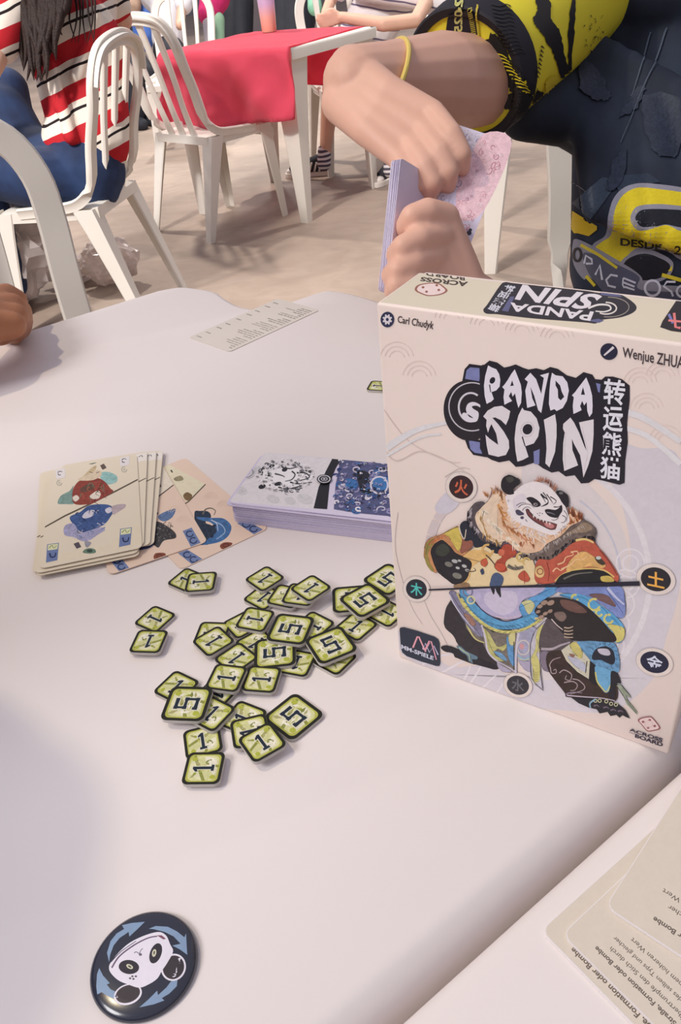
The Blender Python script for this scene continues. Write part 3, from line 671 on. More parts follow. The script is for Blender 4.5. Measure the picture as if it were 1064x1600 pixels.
P.poly((36, 36, 40), [(470, 960), (520, 890), (620, 855), (780, 840), (900, 870), (960, 930), (960, 960), (480, 975)], True, 0.1)
P.line((110, 108, 100), [(540, 920), (640, 880), (780, 865)], 16, 8, v=.2); P.poly((206, 182, 96), [(850, 900), (920, 895), (960, 930), (940, 945), (860, 940)], True, 0.1)
# necklace, beads
P.crop(655, 730, 5.32)
P.poly((100, 80, 92), [(690, 640), (740, 600), (800, 620), (835, 680), (800, 740), (730, 720)], True, 0.15)
P.poly((176, 78, 58), [(690, 660), (740, 630), (800, 670), (810, 720), (740, 760), (720, 800), (735, 850), (680, 865), (630, 820), (650, 770), (690, 740)], True, 0.18)
P.dot((206, 110, 84), 690, 700, 28, 30, v=.15); P.dot((196, 88, 62), 680, 820, 48, 34, .2, v=.15)
P.poly((196, 96, 68), [(520, 770), (560, 750), (575, 790), (550, 820), (520, 800)], True, 0.15); P.poly((190, 88, 66), [(830, 890), (880, 850), (925, 920), (890, 945), (840, 920)], True, 0.15)
P.line((150, 70, 56), [(880, 850), (880, 960)], 7, 5)
P.ring((216, 176, 110), 575, 680, 44, 18, 0, 5); P.ring((216, 186, 116), 850, 740, 34, 14, 0, 5); P.ring((216, 186, 116), 895, 775, 30, 12, 2, 6)
P.line((120, 112, 100), [(740, 810), (800, 835), (870, 820)], 30, 24, v=.25); P.line((60, 56, 50), [(745, 800), (790, 840)], 6, 4); P.line((60, 56, 50), [(800, 805), (840, 845)], 6, 4)
P.line((100, 80, 66), [(560, 720), (600, 760), (640, 810)], 12, 8)
P.poly((74, 92, 124), [(600, 930), (620, 880), (660, 870), (705, 910), (690, 970), (650, 985), (595, 980)], True, 0.2); P.poly((60, 70, 100), [(515, 850), (535, 835), (545, 870), (525, 885)], True)
P.poly((150, 120, 90), [(300, 970), (400, 950), (420, 985), (310, 1000)], True, 0.2)
# mane
P.poly((230, 206, 180), [(470, 400), (520, 330), (570, 280), (640, 200), (730, 210), (800, 260), (1000, 600), (900, 660), (830, 690), (740, 610), (640, 620), (560, 570), (500, 500)], True, 0.10)
P.crop(780, 730, 5.32)
P.poly((226, 190, 158), [(0, 300), (60, 240), (130, 400), (300, 500), (470, 540), (560, 480), (600, 330), (640, 350), (685, 390), (680, 440), (600, 480), (520, 560), (400, 630), (340, 690), (200, 700), (60, 600), (0, 560)], True, 0.14)
P.crop(655, 730, 5.32)
for col, ln, n, L, w, an in (((196, 142, 96), [(570, 240), (640, 210), (700, 250), (700, 340)], 26, 50, 13, 250), ((206, 166, 110), [(500, 370), (520, 450), (560, 540), (640, 600)], 26, 60, 15, 70), ((244, 230, 210), [(540, 350), (600, 450), (700, 540), (800, 620)], 34, 70, 14, 60),
                              ((208, 146, 96), [(680, 360), (720, 470), (830, 540), (960, 590)], 30, 70, 16, 40), ((240, 222, 206), [(760, 400), (820, 500), (950, 560), (1060, 600)], 26, 56, 13, 60), ((130, 84, 62), [(580, 250), (650, 190), (720, 230)], 14, 46, 8, 265), ((186, 120, 84), [(840, 620), (900, 600), (960, 640)], 14, 46, 12, 80)):
    tuft(col, ln, n, L, w, an)
P.line((208, 150, 90), [(660, 300), (690, 360), (740, 380), (700, 420)], 22, 8, v=.2); P.line((150, 100, 60), [(670, 330), (700, 390), (690, 420)], 8, 3)
P.line((236, 214, 180), [(520, 350), (500, 420), (530, 480), (550, 550)], 22, 12); P.line((120, 96, 60), [(545, 360), (530, 420), (550, 500)], 6, 2)
P.line((186, 130, 96), [(700, 470), (760, 500), (840, 495)], 16, 5); P.line((200, 130, 100), [(840, 540), (880, 590), (950, 600)], 14, 5)
P.crop(780, 730, 5.32)
tuft((152, 92, 66), [(590, 360), (620, 400), (660, 420), (690, 420)], 24, 60, 16, 265, .4); tuft((190, 124, 84), [(540, 470), (600, 460), (660, 440)], 18, 50, 14, 250)
tuft((184, 132, 110), [(300, 120), (360, 110), (420, 140), (470, 190)], 26, 44, 13, 290, .5); tuft((110, 66, 56), [(400, 110), (440, 160)], 8, 36, 9, 280, .4)
tuft((206, 160, 120), [(470, 540), (520, 510), (560, 480)], 14, 50, 12, 110)
# head
HW = (236, 228, 228)
P.poly(HW, [(60, 230), (140, 190), (200, 140), (300, 110), (400, 140), (470, 200), (540, 290), (570, 360), (590, 440), (540, 480), (470, 550), (380, 540), (280, 500), (180, 460), (110, 400), (80, 320)], True, 0.03)
P.poly((222, 214, 220), [(120, 260), (200, 210), (230, 260), (160, 330), (150, 400)], True, 0.04)
tuft((240, 234, 234), [(80, 250), (110, 400), (260, 500), (420, 550), (560, 470)], 46, 34, 12, 100, 1.0, .03)
P.poly(DK, [(22, 150), (35, 85), (90, 55), (160, 85), (185, 120), (150, 150), (120, 180), (130, 210), (80, 218), (40, 190)], True, 0.12); P.poly((70, 70, 66), [(60, 80), (110, 70), (130, 100), (90, 120)], True, .15); P.ring((90, 86, 86), 150, 110, 30, 5, 4.5, 7)
P.poly(DK, [(478, 200), (520, 185), (570, 220), (585, 270), (575, 320), (540, 300), (510, 250)], True, 0.12); P.dot((110, 106, 106), 520, 205, 18, 12)
P.poly(DK, [(232, 250), (270, 238), (310, 255), (345, 285), (350, 310), (320, 322), (290, 315), (265, 285)], True, 0.05); P.dot((150, 140, 140), 308, 300, 18, 13, .2); P.dot(DK, 310, 300, 7)
P.poly(DK, [(350, 320), (400, 290), (412, 270), (395, 255), (370, 240), (352, 205), (385, 235), (410, 255), (416, 285), (400, 305)], True, 0.05)
for q in ([(370, 200), (400, 240), (412, 275)], [(400, 215), (440, 270), (450, 290)], [(430, 235), (480, 270), (455, 300)], [(350, 215), (380, 260), (392, 285)], [(460, 320), (500, 320), (525, 305)]): P.line(DK, q, 9, 3)
P.poly(DK, [(385, 350), (410, 338), (470, 345), (500, 330), (525, 305), (530, 350), (510, 385), (490, 410), (440, 405), (405, 385)], True, 0.05); P.line((130, 128, 140), [(400, 365), (440, 372), (470, 385)], 9, 4)
P.poly((120, 66, 66), [(228, 345), (250, 340), (275, 375), (330, 420), (400, 440), (460, 455), (485, 470), (470, 505), (420, 505), (360, 475), (300, 440), (250, 395)], True, 0.10)
P.line(DK, [(228, 340), (245, 390), (300, 440), (370, 480), (430, 508), (475, 505)], 7, 4); P.line(DK, [(240, 335), (280, 385), (340, 425), (420, 445), (490, 465)], 6, 3)
P.poly((196, 132, 130), [(380, 455), (430, 455), (465, 480), (440, 498), (400, 485)], True, .08)
for k in range(6): x = 285 + 27 * k; y = 395 + 12 * k; P.poly((240, 234, 226), [(x, y - 6), (x + 14, y), (x + 6, y + 20)], False, 0, same=k > 0)
for q in ([(150, 310), (180, 290), (230, 285)], [(165, 325), (200, 300), (260, 300), (300, 330)], [(200, 350), (215, 330), (245, 320), (270, 335)]): P.line((58, 54, 72), q, 5, 3)
P.poly((76, 72, 92), [(145, 350), (170, 345), (205, 370), (210, 385), (170, 390), (148, 375)], True, .1); P.dot((76, 72, 92), 197, 410, 15, 12); P.line((76, 72, 92), [(225, 425), (240, 445)], 7, 3)
P.line(DK, [(530, 390), (560, 410), (548, 445), (520, 450)], 6, 3); P.line(DK, [(545, 350), (570, 390), (565, 440)], 5, 3); P.line(DK, [(500, 410), (470, 430), (440, 425)], 5, 3)
for (x, y) in ((325, 375), (345, 370), (365, 375), (340, 390)): P.dot((80, 76, 84), x, y, 4)
# the divide
P.ink = None
P.crop(0, 0, 1)
P.poly((40, 38, 54), [(671, 918.5), (671, 921.2), (780, 916.5), (940, 914.5), (1001, 913.2), (1000, 905.8), (940, 908), (860, 911), (760, 914.5)], v=0.02)
front_print = P.done('front_print', box)

# ------------------------------------------------------------------ printed top and side of the box
topo = O_front + Vector((0, 0, BH))
_t = plane_map(topo, bex, bey, Vector((0, 0, 1)))
def top_map(x, y, h):
    u, v, w = _t(x, y, h); return (min(max(u, EPS), BW - EPS), min(max(v, EPS), BD - .0047), BH + 2e-5 + w)
P = Print(top_map)
P.crop(580, 400, 2.198)
die((150, 98, 80), [(150, 118), (160, 100), (200, 92), (232, 94), (250, 105), (262, 120), (240, 133), (200, 138), (175, 132)], 0.86, [(178, 108), (225, 101), (232, 117), (190, 123)])
P.text((70, 58, 50), 'BOARD', [(325, 70), (190, 54), (186, 67), (322, 85)], 0.035, 0); P.text((70, 58, 50), 'ACROSS', [(333, 89), (172, 72), (166, 86), (328, 106)], 0.035, 0)
P.poly((44, 40, 46), [(385, 185), (400, 165), (440, 105), (460, 90), (500, 95), (720, 118), (790, 128), (850, 130), (905, 165), (905, 190), (860, 210), (790, 220), (770, 232), (730, 228), (560, 215), (470, 205), (430, 200), (395, 198)], True, .02)
P.poly((96, 96, 132), [(792, 118), (856, 126), (864, 142), (790, 135)], v=.04); P.poly((96, 96, 132), [(740, 222), (780, 216), (800, 222), (782, 230)], v=.04); P.poly((96, 96, 132), [(448, 188), (478, 140), (492, 140), (470, 192)], v=.04)
P.ring((150, 140, 130), 815, 176, 70, 3, -1.6, 1.8, ry=34); P.ring((214, 206, 200), 806, 180, 36, 5, -1.6, 2.2, ry=20)
P.line((226, 220, 216), [(745, 180), (780, 168), (815, 170), (822, 184), (800, 192), (770, 190)], 7, 4)
for (txt, q) in (('PANDA', [(765, 192), (478, 160), (470, 188), (752, 224)]), ('SPIN', [(800, 135), (520, 98), (492, 150), (735, 186)])):
    P.text((224, 218, 222), txt, q, 0.03, 0)
P.text((206, 206, 216), '转运熊猫', [(462, 98), (398, 182), (432, 196), (500, 105)], 0.03, 0)
P.poly((40, 34, 36), [(992, 245), (1000, 225), (1050, 150), (1070, 140), (1240, 160), (1240, 285), (1030, 258)], v=.02)
P.line((120, 120, 180), [(1022, 200), (1036, 232)], 9, 9); P.line((220, 124, 124), [(1040, 196), (1045, 245), (1062, 248)], 9, 9, False); P.line((220, 124, 124), [(1020, 222), (1064, 226)], 7, 7)
P.done('top_print', box)

# ------------------------------------------------------------------ bamboo tokens
M_board = mat('grey_chipboard', (196, 190, 184), 0.8, var=0.05, vs=200)
TH = 0.0020
def local_print(parent, z, gain=1.08):
    p = Print(lambda x, y, h: (x, y, z + h), gain=gain); return p
def make_token(kind):
    s = 0.0182 if kind == 1 else 0.0226
    t = empty('bamboo_token', 'x', 'token')
    bm = newbm(); prism(bm, rrect(s, s, s * .16), 0, TH, 0.00012); build('token_board', bm, M_board, t, angle=60)
    p = local_print(t, TH); p.crop(0, 0, 1000.0)     # millimetres
    h = s * 500
    E = rrect(2 * h, 2 * h, h * .32)
    p.poly((34, 34, 24), [(a, b) for a, b in rrect(2 * h - .1, 2 * h - .1, h * .32)], v=.02)
    p.poly((176, 178, 84), rrect(2 * h * .84, 2 * h * .84, h * .24), v=.10)
    p.poly((206, 206, 150), rrect(2 * h * .77, 2 * h * .75, h * .3), v=.12)
    rt = random.Random(kind * 5)
    # bamboo canes and leaves
    p.poly((216, 214, 176), [(-.75 * h, -.2 * h), (-.2 * h, .1 * h), (.5 * h, .5 * h), (.1 * h, .75 * h), (-.5 * h, .5 * h)], True, .1)
    p.poly((222, 218, 196), [(-.4 * h, -.65 * h), (.5 * h, -.6 * h), (.7 * h, 0), (.3 * h, -.1 * h), (-.2 * h, -.4 * h)], True, .1)
    p.poly((140, 146, 70), [(-.8 * h, -.05 * h), (-.76 * h, -.22 * h), (.1 * h, .22 * h), (.8 * h, .52 * h), (.74 * h, .66 * h), (.05 * h, .36 * h)], v=.15)
    p.poly((136, 140, 64), [(.0 * h, -.78 * h), (.16 * h, -.8 * h), (.34 * h, -.1 * h), (.24 * h, -.08 * h)], v=.15)
    for k in range(15):
        a = rt.uniform(0, 2 * PI); x, y = rt.uniform(-.55, .55) * h, rt.uniform(-.55, .55) * h; L = rt.uniform(.3, .55) * h; c, d = math.cos(a), math.sin(a); w = rt.uniform(.05, .09) * h
        col = rt.choice([(150, 158, 60), (120, 128, 58), (188, 190, 96), (230, 226, 206), (164, 160, 110)])
        p.poly(col, [(x - c * L / 2, y - d * L / 2), (x - d * w, y + c * w), (x + c * L / 2, y + d * L / 2), (x + d * w, y - c * w)], v=.1)
    for (cx, cy) in ((-.56, -.56), (.56, .56)): p.dot((172, 178, 70), cx * h, cy * h, .13 * h, .15 * h)
    def one(col, e, v):
        p.poly(col, [(-.17 * h - e, -.50 * h - e), (.17 * h + e, -.50 * h - e), (.17 * h + e, -.36 * h + e), (.075 * h + e, -.36 * h + e), (.075 * h + e, .5 * h + e), (-.04 * h, .5 * h + e), (-.2 * h - e, .36 * h + e), (-.2 * h - e, .24 * h - e), (-.075 * h - e, .30 * h - e), (-.075 * h - e, -.36 * h + e), (-.17 * h - e, -.36 * h + e)], v=v)
    def five(col, e, v):
        w = .085 * h + e
        p.line(col, [(.26 * h + e, .42 * h), (-.22 * h, .42 * h), (-.22 * h, .05 * h), (.22 * h, .05 * h), (.22 * h, -.40 * h), (-.24 * h, -.40 * h), (-.24 * h, -.27 * h + e)], 2 * w, sm=False, v=v)
        for (x, y) in ((-.22, .42), (-.22, .05), (.22, .05), (.22, -.40), (-.24, -.40)): p.poly(col, [(x * h - w, y * h - w), (x * h + w, y * h - w), (x * h + w, y * h + w), (x * h - w, y * h + w)], v=v)
    f = one if kind == 1 else five; h *= 1.12
    f((216, 212, 190), .045 * h, 0.02); f((30, 42, 56), 0, 0.02)
    p.done('token_face', t); return t
TOK = {1: make_token(1), 5: make_token(5)}
first = {1: True, 5: True}
TLIST = [
    (1, 0, -0.0986, 0.3921, 52.0, 'lower of the two stacked tokens nearest the animal cards, number 1 half covered'),
    (1, 1, -0.089, 0.3861, 266.6, 'upper token of the pair nearest the animal cards, number 1 lying sideways'),
    (1, 0, -0.1141, 0.3589, 233.9, 'upper left one of the pair apart at the far left, partly under its neighbour'),
    (1, 1, -0.1145, 0.3382, 169.2, 'leftmost token of all, number 1, overlapping the token behind it'),
    (1, 0, -0.0794, 0.3416, 78.5, 'token almost hidden under a number 1 token, left of the middle of the heap'),
    (1, 1, -0.0777, 0.3328, 126.1, 'number 1 token diagonal on a hidden one, left of the middle'),
    (1, 1, -0.0499, 0.3827, 129.5, 'farthest token at the back of the heap, number 1, above another'),
    (1, 0, -0.0507, 0.3682, 136.6, 'token at the back, under the farthest one and left of the leaning stack'),
    (1, 1, -0.0371, 0.3643, 154.3, 'lowest token of the leaning back stack of three'),
    (1, 2, -0.0284, 0.362, 160.0, 'middle token of the leaning back stack of three, mostly covered'),
    (1, 3, -0.022, 0.3643, 128.9, 'top token of the leaning back stack of three, number 1 diagonal'),
    (1, 0, -0.0621, 0.3464, 122.1, 'token peeking out left from under a number 1 beside the central 5'),
    (1, 1, -0.0548, 0.3471, 247.6, 'number 1 token just left of the central 5'),
    (5, 2, -0.0344, 0.3338, 71.6, 'number 5 token in the centre at the top of the pile'),
    (5, 1, -0.0433, 0.3189, 90.2, 'number 5 token directly in front of the central 5'),
    (1, 1, -0.0218, 0.3368, 46.7, 'token half covered between the two right-hand 5 tokens, only its back edge seen'),
    (5, 2, -0.0127, 0.318, 22.1, 'number 5 token right of the centre, its digit nearly upright'),
    (1, 0, -0.0114, 0.3113, 137.3, 'token corner peeking out below the 5 right of the centre'),
    (1, 0, 0.002, 0.3348, 314.5, 'number 1 token between the two right-hand 5 tokens, flat on the table'),
    (5, 2, 0.0085, 0.3512, 121.5, 'number 5 token on top of the right-hand stack beside the box'),
    (5, 1, 0.0012, 0.3558, 178.0, 'large token under the 5 of the right-hand stack, its left side showing'),
    (5, 1, 0.0238, 0.3699, 128.6, 'number 5 token cut off by the box edge at the far right'),
    (1, 0, 0.0199, 0.3431, 224.6, 'token corner between the right-hand stack and the box'),
    (1, 0, -0.0956, 0.3032, 323.2, 'number 1 token half under the leftmost 5'),
    (5, 2, -0.0876, 0.2869, 79.7, 'number 5 token furthest left, on top'),
    (1, 2, -0.0684, 0.3019, 72.7, 'number 1 token sideways on top, right of the leftmost 5'),
    (1, 1, -0.075, 0.2805, 322.7, 'token tilted in shadow just in front of the leftmost 5'),
    (1, 0, -0.0744, 0.2952, 233.3, 'dark token buried between the leftmost 5 and the 1 beside it'),
    (1, 0, -0.0787, 0.2654, 11.0, 'number 1 token under the nearest one, digit running top to bottom'),
    (1, 1, -0.0765, 0.2475, 83.6, 'nearest token at the front of the heap, number 1 sideways'),
    (1, 0, -0.059, 0.2771, 57.5, 'token under the two front right tokens, only its back corner seen'),
    (1, 1, -0.0552, 0.2666, 99.5, 'token with a slim corner showing under the slanted front 1'),
    (1, 2, -0.0488, 0.2574, 29.6, 'slanted number 1 token on top, left of the front 5'),
    (5, 0, -0.034, 0.2749, 41.6, 'number 5 token at the front right, flat on the table'),
    (1, 1, -0.0502, 0.3003, 76.6, 'number 1 token sideways in front of the central pair of 5 tokens'),
    (1, 1, -0.0643, 0.3176, 130.1, 'number 1 token behind the sideways 1s, half covered'),
    (1, 0, -0.0321, 0.3116, 158.3, 'token with its corner showing below the front central 5'),
    (1, 0, -0.0541, 0.3296, 122.7, 'small edge of a token between the left 1 and the front central 5'),
    (1, 0, 0.0441, 0.6288, 249.7, 'lone token far behind, half hidden by the box')]
for (k, lv, x, y, a, lab) in TLIST:
    o = TOK[k] if first[k] else copy_tree(TOK[k]); first[k] = False
    o.location = (x, y, TZ + 0.0001 + lv * (TH + 0.0001)); o.rotation_euler = (0, 0, math.radians(a))
    o['label'] = lab; o['group'] = 'green bamboo number tokens heaped on the table'

# ------------------------------------------------------------------ cards
CWD, CLN, CTH = 0.065, 0.124, 0.00045
M_card = mat('card_stock_cream', (234, 222, 200), 0.4, var=0.015, vs=30, spec=0.4)
M_card_p = mat('card_stock_peach', (238, 212, 192), 0.4, var=0.02, vs=30, spec=0.4)
M_card_w = mat('card_stock_lavender', (222, 214, 236), 0.4, var=0.02, vs=60, spec=0.4)
M_card_t = mat('card_stock_grey_cream', (222, 214, 204), 0.4, var=0.02, vs=25, spec=0.4)
def card(name, label, cat, x, y, z, deg, m, group=None, th=CTH, w=CWD, l=CLN):
    t = empty(name, label, cat, (x, y, z), math.radians(deg), group)
    bm = newbm(); prism(bm, rrect(w, l, 0.004), 0, th); build('card_stock', bm, m, t, angle=30)
    return t
def card_map(t, th=CTH, w=CWD, l=CLN):
    M = Matrix.Translation(t.location) @ Matrix.Rotation(t.rotation_euler.z, 4, 'Z')
    f = plane_map(M @ Vector((0, 0, th)), M.col[0].xyz, M.col[1].xyz, Vector((0, 0, 1)))
    def g(x, y, h):
        u, v, q = f(x, y, h); return (min(max(u, -w / 2 + .0004), w / 2 - .0004), min(max(v, -l / 2 + .0004), l / 2 - .0004), th + h)
    return g
LN = (92, 80, 66)
# two creatures cards lying on the right of the pile, lowest first
r2 = card('animal_card', 'peach card at the right end of the fan with a round blue creature', 'card', -0.1092, 0.4746, TZ + 0.0002, 32.0, M_card_p, 'animal cards fanned out left of the tokens')
p = Print(card_map(r2)); p.crop(200, 700, 4.626)
p.poly((226, 218, 190), [(230, 60), (560, 262), (430, 390), (300, 300), (200, 100)], v=.05)
p.line(LN, [(180, 560), (330, 460), (440, 385), (560, 262)], 10, 8, False)
p.poly((120, 96, 60), [(400, 340), (430, 320), (465, 345), (440, 380), (410, 370)], True, .2); p.poly((150, 140, 110), [(330, 220), (380, 200), (400, 230), (350, 240)], True, .2)
p.line((60, 56, 50), [(310, 160), (322, 178)], 12, 8)
p.poly((36, 50, 70), [(480, 470), (520, 455), (580, 460), (600, 500), (560, 540), (640, 580), (620, 660), (560, 700), (500, 620)], True, .3)
p.poly((66, 110, 162), [(500, 500), (600, 505), (690, 510), (745, 560), (735, 620), (690, 665), (620, 690), (520, 700), (590, 650), (640, 600), (600, 540), (520, 520)], True, .3)
p.line((150, 176, 208), [(620, 530), (680, 560), (700, 610), (640, 660)], 10, 6, v=.1); p.line((206, 214, 226), [(600, 520), (640, 545), (650, 600)], 6, 4)
p.line((110, 100, 90), [(540, 480), (560, 445), (600, 435), (632, 455), (620, 485)], 11, 5)
for k in range(12): p.dot((30, 40, 60), 540 + 14 * k % 90, 560 + (k * 37) % 110, 14, 9, k)
for cc in ([(790, 545), (845, 515), (975, 590), (910, 625)], [(360, 760), (430, 735), (545, 810), (470, 850)]):
    p.poly((112, 130, 172), cc, v=.08)
    a = Vector(cc[0]).lerp(Vector(cc[1]), .5); b = Vector(cc[3]).lerp(Vector(cc[2]), .5)
    for t_ in (.3, .72): c = a.lerp(b, t_); p.ring((44, 56, 96), c.x, c.y, 26, 9, 0, 5.4, ry=20)
p.poly((128, 66, 48), [(665, 705), (690, 685), (730, 682), (755, 690), (735, 712), (700, 730), (675, 728)], True, .15); p.ring((80, 44, 36), 708, 705, 20, 6, ry=12)
for r in (20, 34, 48): p.ring((222, 196, 176), 600, 370, r, 3, 3.3, 6.2, v=0); p.ring((222, 196, 176), 690, 430, r, 3, 3.3, 6.2, v=0)
p.done('card_face', r2)
r1 = card('animal_card', 'peach card showing a dark scruffy creature, half under the cream pile', 'card', -0.1421, 0.4760, TZ + 0.0009, 22.0, M_card_p, 'animal cards fanned out left of the tokens')
p = Print(card_map(r1)); p.crop(200, 700, 4.626)
p.poly((228, 218, 200), [(228, 70), (345, 262), (180, 385), (60, 300), (100, 60)], v=.05)
p.line(LN, [(20, 500), (180, 382), (345, 262)], 10, 8, False)
p.poly((128, 96, 84), [(180, 260), (220, 250), (240, 280), (200, 300), (190, 360), (160, 360)], True, .3); p.poly((176, 166, 150), [(200, 190), (235, 180), (230, 220), (205, 225)], True, .2)
p.poly((60, 58, 60), [(150, 470), (220, 470), (180, 520), (240, 540), (330, 600), (345, 650), (260, 670), (220, 720), (180, 700), (120, 720), (40, 740), (100, 640)], True, .4)
for k in range(40):
    x, y = 180 + rp.uniform(-10, 150), 560 + rp.uniform(-20, 110); p.line(rp.choice([(150, 144, 140), (36, 36, 40), (110, 104, 100)]), [(x, y), (x + rp.uniform(-14, 14), y + rp.uniform(-14, 14)), (x + rp.uniform(-22, 22), y + rp.uniform(-16, 16))], 6, 2, same=k > 0)
p.poly((92, 116, 156), [(220, 490), (270, 460), (330, 440), (345, 450), (320, 500), (270, 530), (230, 520)], True, .3)
p.poly((80, 92, 140), [(-120, 740), (60, 700), (180, 690), (150, 725), (20, 750), (-90, 775)], True, .3)
for cc in ([(395, 600), (460, 575), (525, 685), (455, 715)], [(-140, 800), (-70, 770), (10, 870), (-60, 905)]):
    p.poly((112, 130, 172), cc, v=.08)
    a = Vector(cc[0]).lerp(Vector(cc[1]), .5); b = Vector(cc[3]).lerp(Vector(cc[2]), .5)
    for t_ in (.3, .72): c = a.lerp(b, t_); p.ring((44, 56, 96), c.x, c.y, 24, 9, 0, 5.4, ry=20)
p.poly((134, 72, 50), [(185, 795), (195, 765), (230, 757), (268, 762), (270, 785), (240, 800), (210, 812)], True, .15); p.ring((84, 44, 36), 228, 782, 20, 6, ry=13)
for r in (20, 34, 48): p.ring((222, 196, 176), 340, 470, r, 3, 3.3, 6.2, v=0); p.ring((222, 196, 176), 400, 540, r, 3, 3.3, 6.2, v=0)
p.done('card_face', r1)
# the cream pile
z = TZ + 0.0016
pile = [(-0.1812, 0.4888, 12.6, 'lowest cream card of the pile, its corner sticking out at the upper left'), (-0.1788, 0.4819, 9.9, 'second lowest cream card of the pile, edge showing at the left'),
        (-0.1606, 0.4908, 4.0, 'cream card of the pile reaching furthest right over the peach card'), (-0.1735, 0.4760, 9.0, 'cream card low in the pile, nearly hidden'), (-0.1640, 0.4885, 5.2, 'cream card under the top cards, right edge showing beside the dark line'),
        (-0.1745, 0.4775, 9.5, 'cream card in the middle of the pile, almost covered'), (-0.1690, 0.4862, 6.6, 'cream card just below the top card, white corner index at upper right')]
def pile_face(p):
    p.line(LN, [(134, 758), (172, 735), (360, 640), (560, 545), (770, 440), (940, 352), (1050, 318)], 13, 12, False)
proto = None
for k, (x, y, a, lab) in enumerate(pile):
    if proto is None:
        proto = card('animal_card', lab, 'card', x, y, z, a, M_card, 'animal cards fanned out left of the tokens')
        p = Print(lambda u, v, h: (u, v, CTH + h)); p.crop(0, 0, 1000)
        p.line(LN, [(-32.2, -22), (32.2, 22)], 1.1, sm=False); p.poly((232, 226, 220), [(24, 48), (32, 48), (32, 60), (24, 60)], v=0)
        p.line((60, 60, 70), [(26, 55), (28, 57), (29, 54)], .8, .5); p.done('card_face', proto); o = proto
    else:
        o = copy_tree(proto); o.location = (x, y, z); o.rotation_euler = (0, 0, math.radians(a)); o['label'] = lab
    z += CTH + 0.00016
k1 = card('animal_card', 'top cream card of the pile, red-robed cat above, blue creature upside down below', 'card', -0.1726, 0.4805, z, 9.9, M_card, 'animal cards fanned out left of the tokens')
p = Print(card_map(k1)); p.crop(30, 680, 5.067)
p.poly((226, 214, 190), [(170, 1025), (960, 860), (940, 700), (700, 860), (300, 940)], True, .03)
p.line(LN, [(165, 735), (360, 640), (560, 545), (770, 440), (945, 350)], 13, 12, False)
p.poly((120, 150, 142), [(305, 540), (330, 480), (400, 440), (430, 400), (420, 470), (440, 540), (360, 545)], True, .25)
p.poly((146, 188, 184), [(640, 300), (700, 290), (770, 320), (770, 370), (700, 390), (650, 350)], True, .2)
p.poly((140, 62, 48), [(440, 400), (500, 350), (620, 340), (680, 370), (720, 420), (740, 450), (620, 520), (560, 545), (440, 545), (420, 470)], True, .3)
p.poly((96, 66, 52), [(480, 430), (540, 390), (600, 400), (560, 440), (500, 450)], True, .2)
p.poly((214, 196, 170), [(465, 355), (510, 320), (560, 285), (640, 280), (650, 320), (600, 350), (540, 360)], True, .15); p.poly((196, 176, 140), [(510, 325), (560, 270), (610, 240), (600, 280), (560, 300)], True, .15)
p.poly((96, 82, 74), [(640, 240), (670, 225), (692, 258), (660, 275)], False, .1); p.line((90, 70, 60), [(555, 290), (585, 300)], 6, 4); p.line((90, 70, 60), [(610, 300), (635, 292)], 6, 4)
p.poly((226, 214, 200), [(425, 490), (455, 475), (475, 500), (450, 525), (430, 515)], True, .1); p.poly((226, 214, 200), [(560, 480), (620, 440), (645, 460), (630, 500), (580, 505)], True, .1)
for k in range(14): x, y = 470 + rp.uniform(0, 200), 360 + rp.uniform(0, 150); p.line(rp.choice([(90, 36, 32), (176, 90, 66), (110, 120, 96)]), [(x, y), (x + rp.uniform(-30, 30), y + 24), (x + rp.uniform(-30, 30), y + 44)], 8, 2, same=k > 0)
p.poly((58, 84, 136), [(400, 650), (480, 610), (560, 555), (700, 550), (750, 590), (720, 650), (680, 700), (600, 745), (500, 770), (440, 720)], True, .35)
p.poly((160, 158, 190), [(360, 720), (430, 700), (480, 770), (540, 760), (640, 730), (680, 750), (620, 790), (560, 830), (500, 840), (440, 810), (360, 790)], True, .25)
p.poly((206, 202, 214), [(500, 640), (540, 600), (595, 595), (580, 640), (520, 660)], True, .1); p.poly((206, 202, 214), [(680, 590), (720, 570), (735, 600), (700, 620)], True, .1)
p.poly((180, 164, 170), [(740, 560), (830, 545), (840, 570), (780, 610), (745, 630), (735, 600)], True, .2); p.poly((84, 76, 84), [(430, 860), (470, 845), (492, 885), (455, 900)], False, .1); p.poly((150, 148, 160), [(520, 840), (570, 850), (545, 888), (525, 880)], True, .1)
for k in range(20): x, y = 420 + rp.uniform(0, 280), 580 + rp.uniform(0, 220); p.line(rp.choice([(36, 52, 100), (100, 124, 170), (180, 180, 206)]), [(x, y), (x + rp.uniform(-30, 30), y + 14), (x + rp.uniform(-30, 30), y + 30)], 8, 2, same=k > 0)
p.poly((92, 120, 112), [(540, 205), (570, 195), (622, 190), (615, 215), (575, 230), (550, 225)], True, .1); p.ring((50, 70, 70), 582, 212, 20, 5, ry=9)
p.poly((166, 96, 70), [(670, 130), (710, 120), (752, 125), (735, 150), (700, 162), (678, 152)], True, .1); p.dot((110, 60, 50), 710, 142, 20, 9)
p.poly((100, 128, 110), [(505, 930), (520, 905), (560, 895), (600, 905), (605, 930), (560, 938)], True, .1); p.dot((50, 66, 60), 558, 916, 24, 12)
for (x, y) in ((325, 305), (832, 205)): p.poly((226, 220, 220), [(x - 38, y - 60), (x + 40, y - 70), (x + 40, y + 30), (x - 30, y + 45)], False, 0); p.line((50, 50, 60), [(x - 20, y - 8), (x - 4, y - 18), (x + 18, y - 14)], 7, 4); p.line((50, 50, 60), [(x - 18, y), (x - 8, y + 12), (x + 6, y + 8)], 8, 4)
for (x, y) in ((318, 378), (832, 272)): p.ring((170, 170, 160), x, y, 20, 5, 0, 5); p.dot((196, 190, 170), x, y, 9)
